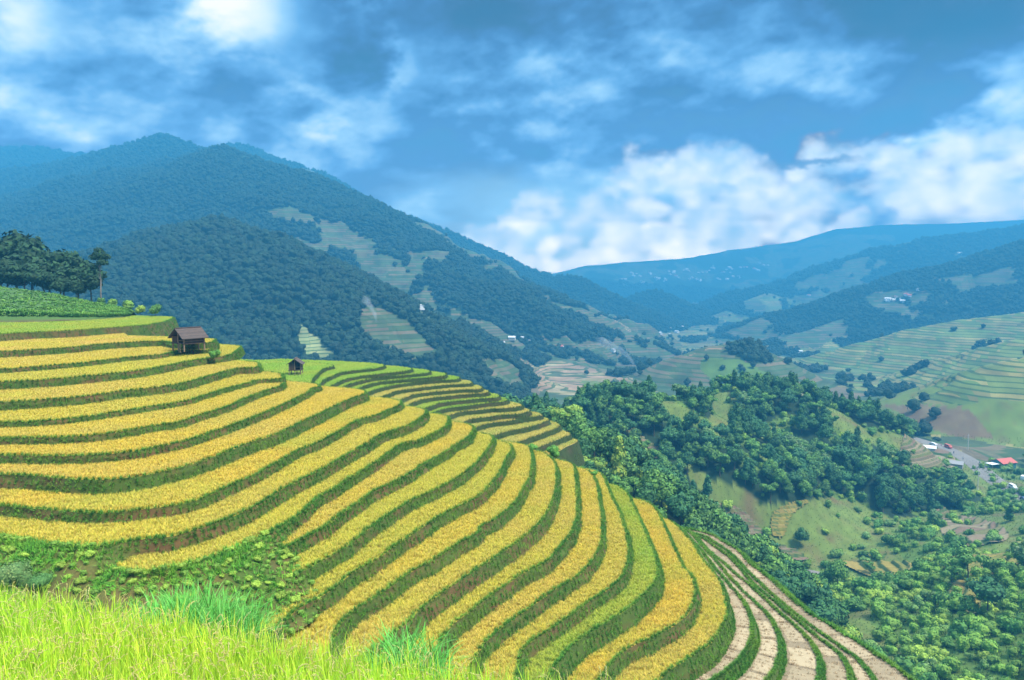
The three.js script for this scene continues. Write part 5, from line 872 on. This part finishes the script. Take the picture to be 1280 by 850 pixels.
{
  const onRoad = (t, off) => { const c = new THREE.CatmullRomCurve3(ROAD.map(p => new THREE.Vector3(...p))), p = c.getPoint(t), d = c.getTangent(t), l = Math.hypot(d.x, d.z); return [p.x - d.z / l * off, p.y + .14, p.z + d.x / l * off, Math.atan2(-d.z, d.x)]; };
  const list = [[.74, -2.2, 1, 'white van on the valley road below the red roofed house', 'white'], [.81, -2.3, 0, 'silver car on the valley road behind the white van', 'grey'], [.86, 2.2, 0, 'dark blue car at the roadside near the bend', 'blue'], [.22, 2, 0, 'pale car at the top of the valley road', 'white'], [.28, -2, 1, 'red van at the top of the valley road', 'red']], mats = { white: HM.white, grey: flat(.45, .47, .5, .4), blue: flat(.05, .09, .2, .4), red: HM.red };
  for (const [t, off, van, label, c] of list) { const v = vehicle(van), [x, y, z, a] = onRoad(t, off); v.name = numbered(v.name); v.position.set(x, y, z); v.rotation.y = a; v.children[0].material = mats[c]; tag(v, label, van ? 'van' : 'car'); scene.add(v); }
  const c0 = vehicle(1); c0.name = numbered('van'); c0.position.set(SPOT.cars[0][0] + 7, ground(SPOT.cars[0][0] + 7, SPOT.cars[0][2]), SPOT.cars[0][2]); c0.rotation.y = .8; tag(c0, 'white van parked beside the red roofed house', 'van'); scene.add(c0);
  const pole = (x, z, h, label) => { const g = base('utility_pole', x, ground(x, z) - .3, z, .6); tag(g, label, 'pole'); mesh('pole', new THREE.CylinderGeometry(.14, .22, h, 8).translate(0, h / 2, 0), flat(.55, .54, .52), g); mesh('crossarm', box(1.8, .14, .14, 0, h - .7, 0), HM.grey, g); };
  pole(SPOT.poles[0][0], SPOT.poles[0][2], 10, 'tall concrete pole beside the upper valley road'); pole(SPOT.poles[1][0], SPOT.poles[1][2] + 5, 8.5, 'pale pole beside the short piece of valley road'); pole(SPOT.poles[2][0], SPOT.poles[2][2], 10, 'concrete pole among the bushes below the valley road');
  // people on the road: one small walking figure, seen from a great way off
  const seg = (a, b, ra, rb) => ({ a: new THREE.Vector3(...a), b: new THREE.Vector3(...b), ra, rb });
  const bones = [seg([0, .95, 0], [0, 1.38, 0], .15, .17), seg([0, 1.4, 0], [0, 1.55, 0], .06, .06), seg([0, 1.62, .01], [0, 1.68, .01], .1, .1), seg([-.09, .92, 0], [-.11, .5, .06], .09, .07), seg([-.11, .5, .06], [-.11, .08, -.02], .065, .045), seg([.09, .92, 0], [.11, .5, .1], .09, .07), seg([.11, .5, .1], [.11, .08, .14], .065, .045), seg([-.2, 1.36, 0], [-.26, 1.08, -.05], .055, .045), seg([-.26, 1.08, -.05], [-.26, .84, .04], .04, .035), seg([.2, 1.36, 0], [.26, 1.08, .05], .055, .045), seg([.26, 1.08, .05], [.25, .84, .12], .04, .035), seg([-.11, .04, -.04], [-.11, .03, .12], .04, .035), seg([.11, .04, .12], [.11, .03, .28], .04, .035)];
  const mc = new MarchingCubes(44, new THREE.MeshBasicMaterial(), false, false, 40000), N = 44, t3 = new THREE.Vector3(), q3 = new THREE.Vector3();
  for (let k = 0; k < N; k++) for (let j = 0; j < N; j++) for (let i = 0; i < N; i++) {
    q3.set((i / N * 2 - 1) * .95, .87 + (j / N * 2 - 1) * .95, (k / N * 2 - 1) * .95); let d = 9;
    for (const s of bones) { t3.subVectors(s.b, s.a); const t = clamp(q3.clone().sub(s.a).dot(t3) / t3.lengthSq()), e = q3.distanceTo(s.a.clone().addScaledVector(t3, t)) - mix(s.ra, s.rb, t), hh = clamp(.5 + .5 * (d - e) / .06); d = mix(d, e, hh) - .06 * hh * (1 - hh); }
    mc.field[i + j * N + k * N * N] = -d;
  }
  mc.isolation = 0; mc.update();
  const pg = new THREE.BufferGeometry(), cnt = mc.count, pa = mc.positionArray.slice(0, cnt * 3), cols = [];
  pg.setAttribute('position', new THREE.BufferAttribute(pa, 3)); pg.scale(.95, .95, .95); pg.translate(0, .87, 0); pg.computeVertexNormals();
  const mkPerson = (top, legs) => { const g = pg.clone(), a = g.attributes.position, c = new Float32Array(a.count * 3); for (let i = 0; i < a.count; i++) { const y = a.getY(i), x = Math.abs(a.getX(i)), col = y > 1.66 ? [.02, .015, .012] : y > 1.45 || (x > .2 && y < .95) ? [.45, .28, .2] : y > .92 ? top : legs; c.set(col, i * 3); } g.setAttribute('color', new THREE.BufferAttribute(c, 3)); return g; };
  [[.25, -.8, [.5, .08, .08], [.03, .03, .05], 'person in a red top walking on the upper valley road'], [.36, 2.4, [.05, .08, .25], [.02, .02, .03], 'person in dark blue walking at the edge of the valley road'], [.44, 2.6, [.6, .6, .6], [.05, .05, .08], 'person in a white shirt at the edge of the valley road'], [.56, 2.7, [.1, .1, .12], [.04, .03, .03], 'person in dark clothes on the valley road above the van'], [.5, -2.5, [.1, .25, .4], [.03, .03, .05], 'person in a light blue top across the valley road']].forEach(([t, off, top, legs, label]) => { const [x, y, z, a] = onRoad(t, off), m = mesh('person', mkPerson(top, legs), M.leaf, scene); m.position.set(x, y, z); m.rotation.y = a + Math.PI / 2; tag(m, label, 'person'); });
}
// farmhouses dotted over the far slopes
{
  const r = rng(950), sets = [[SPOT.housesA, 'small pale farmhouse among the fields on the mountain side', 'farmhouses on the mountain side', 8], [SPOT.housesB, 'pale farmhouse among cleared fields on the wooded right hand slope', 'farmhouses on the wooded slope', 10], [SPOT.housesC, 'tiny white house of the hillside town at the end of the valley', 'houses of the far town', 15], [SPOT.housesD, 'white house on the floor of the distant valley', 'houses of the valley floor', 9]];
  for (const [list, label, group, w] of sets) for (const p of list) {
    const n = w === 15 ? 3 : w === 10 ? 2 : 1;
    for (let k = 0; k < n; k++) { const x = p[0] + (k ? (r() - .5) * (w === 15 ? 70 : 22) : 0), z = p[2] + (k ? (r() - .5) * (w === 15 ? 50 : 22) : 0), s = w * (.7 + r() * .5); house('farmhouse', label, x, z, r() * 3, s * .7, s, s * .42, s * .18, r() < .75 ? HM.white : HM.cream, r() < .6 ? HM.white : r() < .5 ? HM.grey : HM.red, group); }
  }
}
// thin smoke from two field fires
{
  const sm = new THREE.MeshStandardMaterial({ color: new THREE.Color().setRGB(.85, .87, .9), roughness: 1, transparent: true, opacity: .03, depthWrite: false });
  const plume = (at, n, s, lean, label) => { const g = base('smoke', at[0], at[1], at[2]); tag(g, label, 'smoke'); const r = rng(n), gs = []; for (let i = 0; i < n; i++) { const t = i / n, k = s * (.25 + t * .8) * (.7 + r() * .6), q = new THREE.IcosahedronGeometry(k, 2); q.scale(.8, 1.1, .8); q.translate(lean * t * t * s * 6 + (r() - .5) * s * .5, t * s * 7, (r() - .5) * s); const p = q.attributes.position; for (let v = 0; v < p.count; v++) { const e = 1 + .2 * noise2(p.getX(v) * .4 + i, p.getY(v) * .4 + p.getZ(v) * .3); p.setXYZ(v, p.getX(v) * e, p.getY(v), p.getZ(v) * e); } gs.push(q); } mesh('plume', mergeGeometries(gs), sm, g); };
  plume(SPOT.smoke[0], 34, 3.2, -.5, 'thin white smoke rising from a field on the wooded hill'); plume(SPOT.smoke[1], 60, 5, -1.6, 'wide drift of white smoke over the valley fields');
}
scene.traverse(o => { if (o.isMesh) { o.castShadow = true; o.receiveShadow = true; } });
renderer.render(scene, camera);
